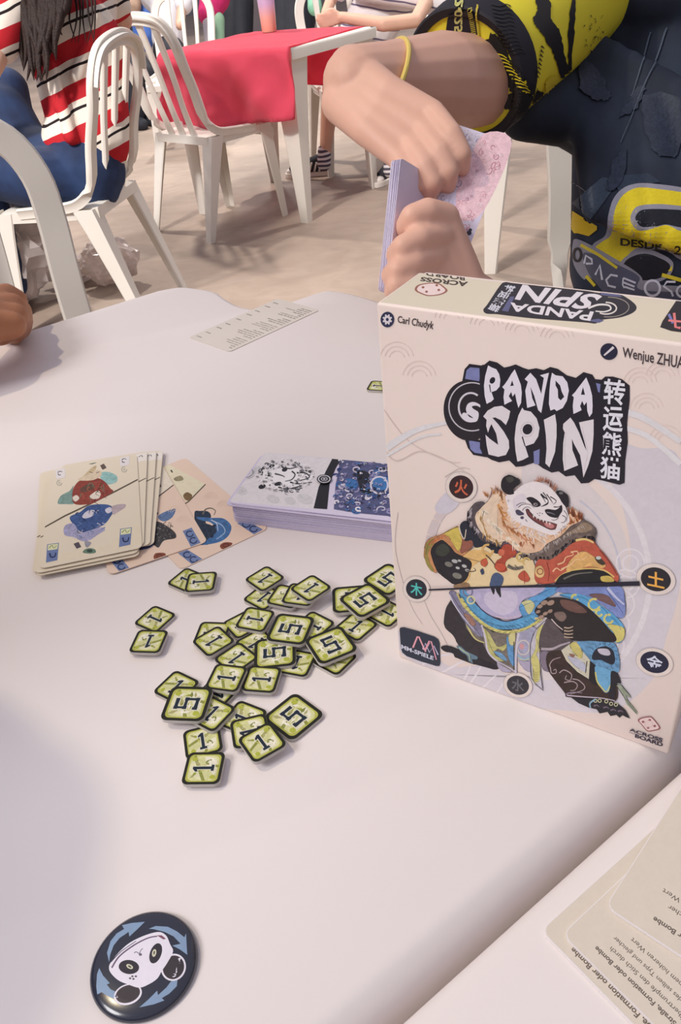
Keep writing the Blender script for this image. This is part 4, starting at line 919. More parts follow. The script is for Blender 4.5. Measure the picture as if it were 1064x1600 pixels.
for (x, y, s) in ((222, 865, 1), (800, 742, 1)):
    p.poly((104, 122, 168), [(x, y), (x + 92, y - 12), (x + 80, y + 125), (x - 10, y + 145)], False, .08)
    p.poly((222, 222, 180), [(x + 6, y + 4), (x + 86, y - 6), (x + 82, y + 38), (x + 4, y + 48)], False, .1); p.line((120, 140, 80), [(x + 14, y + 30), (x + 40, y + 8), (x + 50, y + 30), (x + 76, y + 10)], 7, 4)
    p.line((34, 44, 84), [(x + 20, y + 70), (x + 30, y + 100), (x + 60, y + 96), (x + 68, y + 66)], 14, 9)
p.done('card_face', k1)

# ------------------------------------------------------------------ deck of two-tone cards behind the box
DH = 28; dth = 0.0006; dk = None
rd = random.Random(3)
dcol = [mat('deck_edge_lavender', (214, 206, 230), 0.5, var=0.03, vs=80)]
for k in range(DH):
    top = k == DH - 1
    loose = k > DH - 7
    x, y, a = (-0.0035 + rd.uniform(-1, 1) * .0003, 0.4590 + rd.uniform(-1, 1) * .0003, -111.0 + rd.uniform(-.4, .4))
    if loose and not top: x += rd.uniform(-.003, .002); y += rd.uniform(-.0015, .002); a += rd.uniform(-1.6, 1.6)
    if dk is None:
        dk = card('playing_card', 'x', 'card', x, y, TZ + 0.0002, a, dcol[0], 'deck of two-tone cards beside the box', th=dth - .00005); o = dk
    elif not top:
        o = copy_tree(dk); o.location = (x, y, TZ + .0002 + k * dth); o.rotation_euler = (0, 0, math.radians(a))
    else: break
    if loose: o['label'] = 'slightly shifted card just under the top of the lavender-edged deck'; o['group'] = 'loose cards near the top of the two-tone deck'
    else: o['label'] = 'squared-up card inside the lavender-edged deck beside the box'
top = card('playing_card', 'top card of the deck, half grey-white lion head, half blue lion', 'card', -0.0040, 0.4585, TZ + .0002 + (DH - 1) * dth, -111.0, M_card_w, 'deck of two-tone cards beside the box', th=dth - .00005)
p = Print(card_map(top, dth - .00005)); p.crop(340, 680, 3.8)
p.poly((222, 218, 222), [(60, 392), (285, 85), (700, 110), (590, 440)], v=.06)
p.poly((120, 126, 176), [(60, 385), (60, 350), (130, 270), (120, 320)], v=.1); p.poly((90, 104, 160), [(280, 96), (300, 84), (430, 96), (420, 104)], v=.1)
for (x, y, r) in ((140, 330, 40), (220, 200, 46), (520, 380, 50), (430, 390, 36), (330, 380, 40), (600, 120, 30)): p.dot((206, 204, 208), x, y, r, r * .6, .3, v=.12)
def swirl(col, x, y, r, w, k): p.line(col, [(x + r * (1 - t / 9) * math.cos(k + t * .8), y + r * .62 * (1 - t / 9) * math.sin(k + t * .8)) for t in range(8)], w, w * .5)
for k in range(60):
    a = rp.uniform(0, 2 * PI); R_ = rp.uniform(.72, 1.12); x, y = 400 + 150 * R_ * math.cos(a), 245 + 88 * R_ * math.sin(a)
    swirl(rp.choice([(48, 48, 54), (90, 90, 98), (236, 234, 238), (130, 130, 138), (50, 50, 56)]), x, y, rp.uniform(9, 20), rp.uniform(4, 8), rp.uniform(0, 6))
p.poly((236, 234, 238), [(280, 200), (340, 175), (440, 190), (520, 215), (570, 245), (520, 290), (420, 320), (330, 320), (270, 280)], True, .04)
for (x, y, a, b) in ((398, 206, 17, 12), (358, 290, 22, 11), (322, 184, 18, 9), (264, 306, 22, 13)): p.dot((40, 40, 46), x, y, a, b, -.3)
for q in ([(440, 215), (460, 235), (440, 265), (400, 275)], [(470, 225), (520, 225), (545, 250), (500, 268), (455, 270)], [(430, 280), (480, 290), (560, 280)], [(340, 230), (380, 240), (400, 250)], [(300, 240), (330, 250)], [(380, 190), (430, 200), (470, 190)], [(360, 310), (420, 320), (500, 300)]): p.line((60, 60, 66), q, 10, 4)
p.poly((34, 34, 40), [(690, 125), (740, 128), (700, 200), (665, 290), (650, 440), (570, 435), (600, 310), (640, 220)], v=.1)
p.poly((84, 88, 128), [(735, 128), (1010, 145), (1120, 160), (1120, 520), (1010, 480), (820, 462), (690, 440), (700, 300), (720, 200)], v=.2)
for k in range(90):
    x, y = rp.uniform(700, 1080), rp.uniform(145, 460)
    swirl(rp.choice([(58, 104, 164), (206, 202, 220), (40, 44, 60), (126, 122, 166), (150, 146, 186), (36, 60, 120), (228, 224, 234)]), x, y, rp.uniform(12, 32), rp.uniform(6, 13), rp.uniform(0, 6))
p.poly((60, 110, 170), [(760, 265), (820, 270), (830, 310), (770, 320)], True, .1); p.poly((36, 38, 50), [(830, 220), (900, 230), (880, 300), (900, 350), (850, 330)], True, .1)
p.poly((66, 120, 180), [(930, 260), (1000, 250), (1030, 300), (980, 330), (930, 320)], True, .15); p.ring((214, 210, 226), 960, 300, 50, 10); p.dot((30, 32, 40), 890, 335, 22, 16)
for k in range(150):
    a = rp.uniform(0, 2 * PI); R_ = rp.uniform(.55, 1.1); x, y = 400 + 155 * R_ * math.cos(a), 245 + 92 * R_ * math.sin(a)
    swirl(rp.choice([(40, 40, 46), (80, 80, 88), (240, 238, 242), (120, 120, 128), (240, 238, 242)]), x, y, rp.uniform(4, 11), rp.uniform(2.5, 5), rp.uniform(0, 6))
for k in range(120):
    x, y = rp.uniform(720, 1080), rp.uniform(150, 455); swirl(rp.choice([(230, 226, 238), (30, 34, 50), (90, 130, 190), (160, 156, 196)]), x, y, rp.uniform(5, 14), rp.uniform(3, 6), rp.uniform(0, 6))
for r, c in ((44, (44, 44, 50)), (37, (222, 220, 228)), (31, (44, 44, 50)), (19, (214, 212, 220)), (15, (50, 50, 56)), (7, (214, 212, 220))): p.dot(c, 634, 268, r, r * .62)
p.ring((110, 110, 120), 168, 228, 44, 4, -1.7, 1.6, ry=30); p.ring((170, 170, 178), 168, 228, 26, 3, -1.7, 1.6, ry=18)
p.done('card_face', top)

# ------------------------------------------------------------------ far rules card and the three text cards on the near table
def text_lines(p, W2, L2, seed, size, rows, left=True):
    """rows: list of (y offset along the long side, indent, text, bold)"""
    for (yy, x0, txt, bold) in rows:
        V, F, w, h = glyphs(txt, 0.02 if bold else 0.004); k = size
        y1 = yy + size * .72 * (h / .74)
        p.text((96, 88, 84), txt, [(x0, yy), (x0 + w * k, yy), (x0 + w * k, yy + h * k), (x0, yy + h * k)], 0.02 if bold else 0.004, 0)
ref = card('rules_card', 'single grey-cream rules card lying alone near the far notch of the table', 'card', -0.0671, 0.8048, TZ + .0002, 42.8 + 90, M_card_t, 'German rules cards')
p = Print(lambda u, v, h: (u, v, CTH + h)); p.crop(0, 0, 1000)
rt = random.Random(5)
y = 56
words = ['Set, Strasse, Formation', 'Stich durch gleichen', 'Typs und gleicher oder', 'hoherem Wert', 'Bombe', 'mit dem Hochsten', 'Zweikarte', 'Formation oder Bombe', 'die Karte des Stichs', 'aus', 'Wert durch', 'einem anderen']
for r in range(26):
    if r in (6, 11, 15, 19): y -= 3.0
    t1 = rt.choice(words)
    p.text((88, 82, 78), t1, [(-28, y - 1.9), (-28 + len(t1) * 1.35, y - 1.9), (-28 + len(t1) * 1.35, y), (-28, y)], 0.01, 0)
    if r % 3 == 0: p.text((88, 82, 78), 'Stich', [(20, y - 1.9), (28, y - 1.9), (28, y), (20, y)], 0.02, 0)
    y -= 3.9
p.done('card_face', ref)
ux, uy = math.cos(math.radians(32.8)), math.sin(math.radians(32.8))
NT = 0.0011; M_card_e = mat('white_card_edge', (236, 230, 232), .5)
def near_card(px_, py_, deg, z, label, rows):
    # (px_, py_) is the corner nearest the camera's left; long side runs along deg
    a = math.radians(deg); u = Vector((math.cos(a), math.sin(a))); v = Vector((math.sin(a), -math.cos(a)))
    c = Vector((px_, py_)) + u * CLN / 2 + v * CWD / 2
    t = card('rules_card', label, 'card', c.x, c.y, z, deg + 90, M_card_e, 'German rules cards', th=NT)
    p = Print(lambda x, y, h: (x, y, NT + h)); p.crop(0, 0, 1000); p.poly((214, 204, 190), rrect(64.4, 123.4, 3.7), v=.02)
    for r in (4, 6, 8): p.ring((230, 222, 210), -20, 50, r, .5, v=0)
    for (yy, x0, txt, bold, sz) in rows:
        V, F, w, h = glyphs(txt, 0.028 if bold else 0.006); k = sz
        p.text((106, 96, 88), txt, [(x0, yy), (x0 + w * k, yy), (x0 + w * k, yy + h * k), (x0, yy + h * k)], 0.028 if bold else 0.006, 0)
    p.done('card_face', t); return t
# local frame: +y points down the short photo edge; text is read upside down from the camera
R_A = [(52.6, -3.5, 'Set, Straße, Formation oder Bombe', True, 2.9), (48.6, -3.5, 'startet den Stich durch', False, 2.9), (44.8, -3.5, 'eine Kombination des selben Typs', False, 2.9), (41.0, -3.5, 'und gleicher Größe mit höherem Wert', False, 2.9)]
R_B = R_A
near_card(0.0589, 0.1579, 32.8, TZ + .0002, 'lowest of the three text cards on the near table, left corner showing', [(56.8, -24, 'Set, Straße, Formation oder Bombe', True, 3.1)])
near_card(0.0660, 0.1550, 33.4, TZ + .0014, 'middle of the three text cards on the near table, several text lines showing',
          [(55.0, -24, 'Karte. Set, Straße, Formation oder Bombe', True, 2.65), (50.8, -22, 'Karten. Übertrumpfe den Stich durch', False, 2.65), (46.8, -22, 'Karten eines des selben Typs und gleicher', False, 2.45), (42.8, -20, 'Anzahl mit einem höheren Wert', False, 2.65)])
near_card(0.0850, 0.1631, 44.5, TZ + .0027, 'topmost of the three text cards on the near table, cut off at the right',
          [(54.0, -12, 'Formation oder Bombe', True, 3.0), (49.8, -12, 'den Stich durch', False, 3.0), (45.6, -12, 'des Typs und gleicher', False, 3.0), (41.4, -12, 'mit einem höheren Wert', False, 3.0), (28, -12, 'dem Höchsten', False, 3.4), (16, 2, 'Zweikarte', False, 3.4), (6, 14, 'aus', False, 3.4)])

# ------------------------------------------------------------------ round panda badge
M_badge = mat('black_gloss_badge', (42, 46, 62), 0.22, spec=0.6, coat=0.4)
dc = Vector((-0.0931, 0.1609)); DR = 0.0206
badge = empty('round_badge', 'round dark navy badge with a white panda face and four blue arrows', 'badge', (dc.x, dc.y, TZ + .0001))
bm = newbm(); prof = [(DR * .97, 0.0), (DR, .0006), (DR * 1.0, .0012), (DR * .985, .0021), (DR * .95, .0028), (DR * .88, .0034), (DR * .7, .0039), (DR * .4, .0042), (DR * .15, .00428)]
rings = [[bm.verts.new((r * math.cos(2 * PI * k / 72), r * math.sin(2 * PI * k / 72), z)) for k in range(72)] for r, z in prof]
for A, B in zip(rings[:-1], rings[1:]):
    for i in range(72): bm.faces.new((A[i], A[(i + 1) % 72], B[(i + 1) % 72], B[i]))
bm.faces.new(rings[0][::-1]); bm.faces.new(rings[-1])
bo = build('badge_disc', bm, M_badge, badge, angle=70)
tree = bvh_of(bo)
def badge_map(x, y, h):
    loc, nr, i, d = tree.ray_cast(CAM, ray(x, y).normalized(), 5)
    if loc is None: return None
    p = loc + nr * (h + 4e-5); return tuple(p - Vector(badge.location))
p = Print(badge_map); p.sub = 6.0; p.crop(100, 1400, 4.256)
AR = (134, 158, 188)
p.poly(AR, [(300, 440), (286, 380), (310, 300), (350, 250), (400, 220), (385, 195), (450, 180), (538, 172), (490, 220), (435, 270), (430, 240), (370, 280), (330, 330), (308, 390)], v=.03)
p.poly(AR, [(565, 218), (610, 200), (690, 205), (750, 235), (800, 275), (812, 250), (815, 320), (820, 392), (770, 355), (720, 330), (775, 318), (730, 270), (670, 240), (600, 222)], v=.03)
p.poly(AR, [(235, 480), (260, 530), (305, 580), (285, 590), (310, 620), (350, 640), (350, 690), (300, 670), (250, 640), (222, 655), (215, 600), (220, 520)], v=.03)
p.poly(AR, [(500, 742), (560, 690), (620, 630), (625, 660), (680, 610), (710, 570), (756, 545), (750, 600), (700, 650), (650, 680), (668, 695), (600, 720)], v=.03)
p.dot((226, 222, 234), 425, 655, 96, 68, -.35); p.dot((226, 222, 234), 728, 475, 82, 92, .35)
p.dot((62, 56, 62), 425, 652, 84, 57, -.35); p.dot((62, 56, 62), 728, 475, 70, 80, .35)
p.poly((228, 224, 236), [(300, 470), (320, 430), (370, 370), (440, 310), (540, 262), (630, 240), (680, 265), (705, 320), (725, 370), (690, 440), (650, 500), (620, 550), (560, 590), (500, 610), (430, 590), (360, 560), (310, 510)], True, .02)
p.line((110, 92, 116), [(318, 478), (370, 400), (470, 325), (560, 280), (620, 268)], 11, 8); p.line((60, 56, 80), [(312, 440), (380, 370), (480, 300)], 6, 4); p.poly((130, 84, 104), [(618, 262), (650, 262), (678, 285), (660, 290)], v=.05)
p.dot((54, 50, 60), 432, 473, 68, 47, .1); p.dot((54, 50, 60), 610, 382, 38, 70, .35)
p.dot((206, 204, 180), 437, 470, 24, 14, .5); p.dot((206, 204, 180), 600, 380, 14, 26, .2); p.dot((90, 90, 80), 437, 470, 13, 6, .5); p.dot((90, 90, 80), 600, 378, 5, 13, .2)
p.line((120, 116, 136), [(468, 380), (480, 372), (500, 382), (512, 360), (525, 350)], 6, 4); p.dot((110, 104, 120), 508, 390, 11, 9)
for (x, y) in ((440, 548), (462, 552), (478, 535), (455, 535)): p.dot((90, 84, 96), x, y, 8, 6)
p.done('badge_print', badge)

# ------------------------------------------------------------------ white plastic chairs
def sweep(bm, path, width, thick, side, ease=None):
    """rounded strap along a path; width along 'side', thickness across"""
    n = len(path); rings = []
    for i, p in enumerate(path):
        t = (path[min(i + 1, n - 1)] - path[max(i - 1, 0)]).normalized()
        s = (side(i) if callable(side) else Vector(side)); s = (s - t * s.dot(t)).normalized(); q = t.cross(s)
        w = (width(i / (n - 1)) if callable(width) else width) / 2; h = (thick(i / (n - 1)) if callable(thick) else thick) / 2
        prof = [(-1, -.4), (-.86, -1), (-.5, -1.0), (.5, -1.0), (.86, -1), (1, -.4), (1, .4), (.86, 1), (.5, .8), (-.5, .8), (-.86, 1), (-1, .4)]
        rings.append([bm.verts.new(p + s * a * w + q * b * h) for a, b in prof])
    m = 12
    for A, B in zip(rings[:-1], rings[1:]):
        for i in range(m): bm.faces.new((A[i], A[(i + 1) % m], B[(i + 1) % m], B[i]))
    bm.faces.new(rings[0][::-1]); bm.faces.new(rings[-1])
    bmesh.ops.recalc_face_normals(bm, faces=bm.faces[:])
def V3(*a): return Vector(a)
def make_chair(m=M_plastic2, W_=0.42, H=0.88, slats=3, rear=0.15):
    t = empty('plastic_chair', 'x', 'chair')
    SZ = 0.43
    # seat: dished slab with rolled front
    bm = newbm(); nx, ny = 14, 14; top = []; bot = []
    for j in range(ny + 1):
        for i in range(nx + 1):
            u, v = i / nx * 2 - 1, j / ny * 2 - 1
            k = 1 - 0.10 * (v < 0) * (-v) ** 2
            e = max(abs(u), abs(v)); r = 0.93 + .07 * (1 - min(1, (abs(u) ** 4 + abs(v) ** 4)))
            x, y = u * W_ / 2 * k * r, v * 0.205 * r + .01
            z = SZ - 0.018 * (1 - u * u) * (1 - v * v) - (0.03 * max(0, v - .7) / .3 if v > .7 else 0) - (0.008 if e > .97 else 0)
            top.append(bm.verts.new((x, y, z))); bot.append(bm.verts.new((x, y, z - (0.034 if e > .9 else .006))))
    W1 = nx + 1
    for j in range(ny):
        for i in range(nx):
            a = j * W1 + i; bm.faces.new((top[a], top[a + 1], top[a + W1 + 1], top[a + W1])); bm.faces.new((bot[a], bot[a + W1], bot[a + W1 + 1], bot[a + 1]))
    def edge(seq):
        for a, b in zip(seq[:-1], seq[1:]): bm.faces.new((top[a], bot[a], bot[b], top[b]))
    edge([i for i in range(W1)]); edge([ny * W1 + i for i in range(W1)][::-1]); edge([j * W1 + nx for j in range(ny + 1)]); edge([j * W1 for j in range(ny + 1)][::-1])
    bmesh.ops.recalc_face_normals(bm, faces=bm.faces[:])
    build('seat', bm, m, t, angle=50)
    # hoop-shaped back: rises from the seat sides, arches over the top, leans backwards
    hw = W_ / 2 - 0.022; zt = H - 0.02
    key = [(-hw - .004, .09, SZ - .012), (-hw - .006, -.04, SZ - .004), (-hw - .004, -.13, SZ + .012), (-hw, -.185, SZ + .07), (-hw, -.215, SZ + .18), (-hw - .006, -.252, zt - .15), (-hw - .002, -.270, zt - .08), (-hw + .028, -.284, zt - .022), (-hw + .085, -.292, zt + .006), (0, -.30, zt + .018)]
    P_ = key + [(-x, y, z) for x, y, z in key[-2::-1]]
    path = catmull([Vector(q) for q in P_], False, 4)
    N = len(path)
    def side(i):
        f = abs(i / (N - 1) * 2 - 1)
        p = path[i]
        if p.z < SZ + .05: return Vector((0.25 * (1 if p.x > 0 else -1), 0, 1)) if p.y > -.15 else Vector((.6 * (1 if p.x > 0 else -1), .5, 1))
        return Vector((p.x * 3.2 / hw, -.15, 1.0 * (1 - f))) if False else (Vector((p.x, 0, (p.z - (zt - .14)) if p.z > zt - .14 else 0)))
    bm = newbm(); sweep(bm, path, lambda f: .05 if .18 < f < .82 else .034, .02, side)
    hoop = build('backrest', bm, m, t, angle=45)
    # flared lip along the top of the hoop
    lip = [p + Vector((p.x * .06, -.012, .006)) for p in path if p.z > zt - .10]
    bm = newbm(); sweep(bm, lip, .030, .012, (0, 1, .25)); build('top_lip', bm, m, hoop, angle=45)
    for k in range(slats):
        x = (k - (slats - 1) / 2) * (2 * hw / (slats + 1)) * 1.02
        pts = catmull([Vector((x * .8, -.165, SZ - .01)), Vector((x * .85, -.20, SZ + .10)), Vector((x * .95, -.235, SZ + .24)), Vector((x, -.292, zt + .008))], False, 4)
        bm = newbm(); sweep(bm, pts, lambda f: .026 + .012 * abs(f * 2 - 1) ** 2, .014, (1, 0, 0)); build('slat', bm, m, t, angle=45)
    for (sx, sy) in ((-1, -1), (1, -1), (-1, 1), (1, 1)):
        top_ = V3(sx * (W_ / 2 - .012), (.185 if sy > 0 else -.17), SZ - .01)
        foot = V3(sx * (W_ / 2 + (.0 if sy > 0 else rear - .15)), (.215 if sy > 0 else -.285), 0)
        d = V3(sx, sy, 0).normalized()
        bm = newbm(); angle_leg(bm, top_, foot, d, .068, .030, .005); build('leg', bm, m, t, angle=30)
    return t
chair0 = make_chair()
CH = [  # x, y, facing angle (degrees, 0 = away from the camera), label
    (-0.40, 4.06, -45, 'empty white plastic chair with its back to us, tucked under the red tablecloth'),
    (-0.82, 2.98, 78, 'white plastic chair the woman in the striped shirt sits on'),
    (-0.525, 1.15, 202, 'nearest white plastic chair at the left, only its leaning back rail in view'),
    (0.66, 1.42, 172, 'white plastic chair behind the player in the black and yellow shirt'),
    (0.30, 5.00, 190, 'white plastic chair of the child behind the red table'),
    (-0.78, 0.10, -56, 'white plastic chair of the person beyond the left edge'),
    (-0.75, 6.20, 170, 'white plastic chair far behind the red tablecloth, next to the pink skirt'),
]
for i, (x, y, a, lab) in enumerate(CH):
    o = chair0 if i == 0 else copy_tree(chair0)
    o.location = (x, y, 0); o.rotation_euler = (0, 0, math.radians(a)); o['label'] = lab; o['group'] = 'white plastic chairs around the tables'
    CHO = globals().setdefault('CHO', []); CHO.append(o)

# ------------------------------------------------------------------ white table under the red cloth
def square_table(label, cx, cy, deg, half=0.36, name='plastic_table', tz=0.72):
    t = empty(name, label, 'table', (cx, cy, 0), math.radians(deg))
    bm = newbm(); prism(bm, catmull(rrect(2 * half, 2 * half, .05, 3), True, 2), tz - .045, tz, .012); build('table_top', bm, M_plastic2, t, angle=50)
    for sx, sy in ((1, 1), (-1, 1), (-1, -1), (1, -1)):
        d = V3(sx, sy, 0).normalized()
        bm = newbm(); angle_leg(bm, V3(sx * (half - .015), sy * (half - .015), tz - .03), V3(sx * (half - .03), sy * (half - .03), 0), d, .125, .038, .007); build('leg', bm, M_plastic2, t, angle=30)
    return t

T3 = Vector((-0.09, 4.34, 0)); T3A = math.radians(55); T3H = 0.36; T3Z = 0.72
square_table('white plastic table half covered by the red tablecloth, its corner leg bare', T3.x, T3.y, 55)
M_cloth = mat('red_cloth', (252, 100, 126), 0.85, var=0.06, vs=6, bump=0.2, bs=900, spec=0.2, sheen=0.3)
def drape(name, label, cx, cy, rot, wx, wy, n=56):
    e1 = Vector((math.cos(T3A), math.sin(T3A))); e2 = Vector((-math.sin(T3A), math.cos(T3A)))
    bm = newbm(); G = []
    for j in range(n + 1):
        for i in range(n + 1):
            a, b = (i / n - .5) * wx, (j / n - .5) * wy
            c, s = math.cos(rot), math.sin(rot); u, v = cx + a * c - b * s, cy + a * s + b * c
            h = T3H + .006; ub, vb = max(-h, min(h, u)), max(-h, min(h, v)); du, dv = u - ub, v - vb
            ex = math.hypot(du, dv); z = T3Z + .004 + .0012 * math.sin(u * 23 + v * 9) * (ex == 0)
            if ex > 0:
                wv = math.sin((u - v) * 17 + 1.3) * min(1, ex / .2) * .022 + math.sin((u + v) * 31) * min(1, ex / .2) * .008
                ou, ov = du / ex, dv / ex; sp = .012 * min(1, ex / .03) + .16 * ex * .5 + wv
                ub += ou * sp; vb += ov * sp; z = T3Z + .004 - min(ex, .34 + .08 * (ex - .34)) * .97
            p = T3.xy + e1 * ub + e2 * vb; G.append(bm.verts.new((p.x, p.y, z)))
    for j in range(n):
        for i in range(n): bm.faces.new((G[j * (n + 1) + i], G[j * (n + 1) + i + 1], G[(j + 1) * (n + 1) + i + 1], G[(j + 1) * (n + 1) + i]))
    bmesh.ops.solidify(bm, geom=bm.faces[:], thickness=.0015)
    o = build(name, bm, M_cloth, angle=180); tag(o, label, 'tablecloth'); return o
drape('tablecloth', 'red tablecloth hanging in a point from the far white table', -0.04, 0.22, math.radians(5), 1.30, 1.10)
# frosted tumbler
def tumbler():
    m = mat('frosted_gradient_plastic', (220, 200, 230), 0.35, spec=0.4, trans=0.15)
    nt = m.node_tree; b = nt.nodes['Principled BSDF']; tc = nt.nodes.new('ShaderNodeTexCoord'); sx = nt.nodes.new('ShaderNodeSeparateXYZ'); r = nt.nodes.new('ShaderNodeValToRGB')
    nt.links.new(tc.outputs['Object'], sx.inputs[0]); mr = nt.nodes.new('ShaderNodeMapRange'); mr.inputs[2].default_value = .24
    nt.links.new(sx.outputs['Z'], mr.inputs[0]); nt.links.new(mr.outputs[0], r.inputs['Fac']); e = r.color_ramp.elements
    e[0].color = (*lin((252, 190, 160)), 1); e[1].color = (*lin((214, 214, 248)), 1); k = e.new(.25); k.color = (*lin((250, 200, 180)), 1); k = e.new(.5); k.color = (*lin((220, 196, 230)), 1)
    nt.links.new(r.outputs['Color'], b.inputs['Base Color'])
    bm = newbm(); prof = [(.001, .0), (.033, .0), (.036, .004), (.041, .12), (.046, .24), (.0475, .243), (.0455, .243), (.040, .12), (.034, .008), (.001, .007)]
    R = [[bm.verts.new((r_ * math.cos(2 * PI * k / 32), r_ * math.sin(2 * PI * k / 32), z)) for k in range(32)] for r_, z in prof]
    for A, B in zip(R[:-1], R[1:]):
        for i in range(32): bm.faces.new((A[i], A[(i + 1) % 32], B[(i + 1) % 32], B[i]))
    bm.faces.new(R[0][::-1]); bm.faces.new(R[-1]); bmesh.ops.recalc_face_normals(bm, faces=bm.faces[:])
    o = build('tumbler', bm, m, angle=50); tag(o, 'frosted tumbler fading from violet to orange on the red tablecloth', 'cup'); q = at(421, 50, T3Z + .006); o.location = (q.x, q.y, T3Z + .0065)
tumbler()

# ------------------------------------------------------------------ people
M_skin = mat('skin_warm', (232, 184, 162), 0.5, var=0.05, vs=14, sss=0.12, spec=0.35)
M_skin_tan = mat('skin_tan', (178, 120, 86), 0.5, var=0.06, vs=20, sss=0.1, spec=0.35)
M_skin_light = mat('skin_light', (220, 176, 152), 0.5, var=0.04, vs=14, sss=0.12, spec=0.3)
M_hair = mat('dark_brown_hair', (42, 28, 24), 0.6, var=0.2, vs=60, bump=0.3, bs=160, spec=.25)
M_black = mat('black_jersey', (34, 38, 50), 0.7, c2=(52, 62, 80), vs=9, spec=0.25)
M_yellow = mat('yellow_jersey', (246, 232, 66), 0.65, var=0.03, vs=20, spec=0.25)
M_jeans = mat('blue_denim', (20, 36, 68), 0.8, c2=(34, 58, 100), vs=10, bump=.2, bs=500)
M_dark = mat('dark_trousers', (32, 34, 44), 0.8, var=.15, vs=12)
M_band = mat('navy_cuff', (32, 30, 40), 0.7)
def head(bm, c, fwd, up=V3(0, 0, 1), s=1.0):
    """skull, jaw, nose, ears, lips, brow and neck root fused with the body"""
    c = Vector(c); fwd = Vector(fwd).normalized(); rt_ = fwd.cross(up).normalized(); up = rt_.cross(fwd).normalized()
    M = Matrix((rt_, fwd, up)).transposed()
    def P_(x, y, z): return c + (rt_ * x + fwd * y + up * z) * s
    ellipsoid(bm, P_(0, -.012, .02), (.074 * s, .094 * s, .098 * s), M)
    ellipsoid(bm, P_(0, .028, -.055), (.056 * s, .062 * s, .066 * s), M)
    ellipsoid(bm, P_(0, .068, -.098), (.024 * s, .02 * s, .018 * s), M)
    chain(bm, [(P_(0, .082, .012), .008 * s), (P_(0, .106, -.025), .014 * s)])
    for k in (-1, 1):
        ellipsoid(bm, P_(k * .013, .096, -.028), (.009 * s,) * 3, M)
        ellipsoid(bm, P_(k * .077, -.01, -.01), (.01 * s, .022 * s, .033 * s), M)
        capsule(bm, P_(k * .014, .086, .026), .008 * s, P_(k * .05, .074, .026), .007 * s)
        ellipsoid(bm, P_(k * .032, .078, .008), (.015 * s, .012 * s, .01 * s), M)
    capsule(bm, P_(-.022, .086, -.058), .006 * s, P_(.022, .086, -.058), .006 * s); capsule(bm, P_(-.018, .084, -.068), .007 * s, P_(.018, .084, -.068), .007 * s)
    return P_
def eyes(P_, parent, s=1.0):
    for k in (-1, 1):
        bm = newbm(); ellipsoid(bm, P_(k * .032, .086, .008), (.011 * s, .006 * s, .006 * s)); build('eye', bm, mat('eye_dark', (40, 30, 26), .2), parent)
def hair_cap(P_, parent, s, m, z=.045):
    bm = newbm(); ellipsoid(bm, P_(0, -.03, z), (.085 * s, .098 * s, .085 * s)); return build('hair', bm, m, parent)
def hand_relaxed(bm, wrist, knuck, side, nrm, r=.0088, curl=.5, s=1.0):
    """palm, four fingers of different length and a thumb leaving the side of the palm; side points to the thumb"""
    wrist, knuck, side, nrm = map(Vector, (wrist, knuck, side, nrm)); ax = (knuck - wrist).normalized(); side = (side - ax * side.dot(ax)).normalized(); nrm = ax.cross(side) if nrm.length == 0 else (nrm - ax * nrm.dot(ax) - side * nrm.dot(side)).normalized()
    for k in (-1.5, -.5, .5, 1.5): capsule(bm, wrist + side * k * .010 * s, .014 * s, knuck + side * k * .019 * s, .0115 * s)
    for k, L in zip((1.5, .5, -.5, -1.5), (.068, .078, .072, .056)):
        p = knuck + side * k * .0195 * s; d = ax; seg = [(p, r * 1.12 * s)]
        for j, f in enumerate((.45, .3, .25)):
            d = (d - nrm * curl * (.55, .9, .8)[j]).normalized(); p = p + d * L * f * s; seg.append((p, r * (1.0, .92, .8)[j] * s))
        chain(bm, seg)
    b = wrist.lerp(knuck, .3) + side * .022 * s; chain(bm, [(b, .014 * s), (b + (side * .7 + ax * .7) * .034 * s, .0115 * s), (b + (side * .55 + ax * 1.5 - nrm * .5 * curl) * .042 * s, .0095 * s)])

# ---- player on the right, black and yellow jersey
player = empty('person', 'seated person in a black and yellow printed jersey shuffling cards with both hands', 'person', (0.62, 1.30, 0))
bm = newbm()
SH_R, SH_L = W(905, -30, 1.16), W(1270, 10, 1.16)
EL_R, WR_R = W(752, 128, 1.02), W(556, 128, 0.87)
EL_L, WR_L = W(1110, 730, 1.06), W(722, 462, 0.825)
NECK = W(1085, -70, 1.24)
HIP = Vector((0.68, 1.36, 0.50))
chain(bm, [(SH_R, .052), (EL_R, .052)]); chain(bm, [(EL_R, .052), (EL_R.lerp(WR_R, .35), .054), (EL_R.lerp(WR_R, .8), .040), (WR_R, .036)])
chain(bm, [(SH_L, .052), (EL_L + Vector((.02, .02, .05)), .048), (EL_L, .046), (EL_L.lerp(WR_L, .4), .042), (WR_L, .030)])
chest = W(1060, 130, 1.24); belly = W(1060, 400, 1.27)
chain(bm, [(NECK, .058), (chest, .12), (belly, .125), (HIP, .13)])
for sx in (-1, 1):
    hipj = HIP + Vector((sx * .10, 0, 0)); knee = HIP + Vector((sx * .16, -.42, -.02)); ank = Vector((knee.x, knee.y + .06, .09))
    chain(bm, [(hipj, .085), (knee, .06), (ank, .04)]); chain(bm, [(ank + V3(0, .03, -.04), .04), (ank + V3(0, -.14, -.055), .032)])
hc = W(1110, -135, 1.14); hf = (W(900, 150, .9) - hc); hf.z = hf.z * .8
PH = head(bm, hc, hf); chain(bm, [(NECK, .058), (hc + V3(0, .03, -.04), .055)])
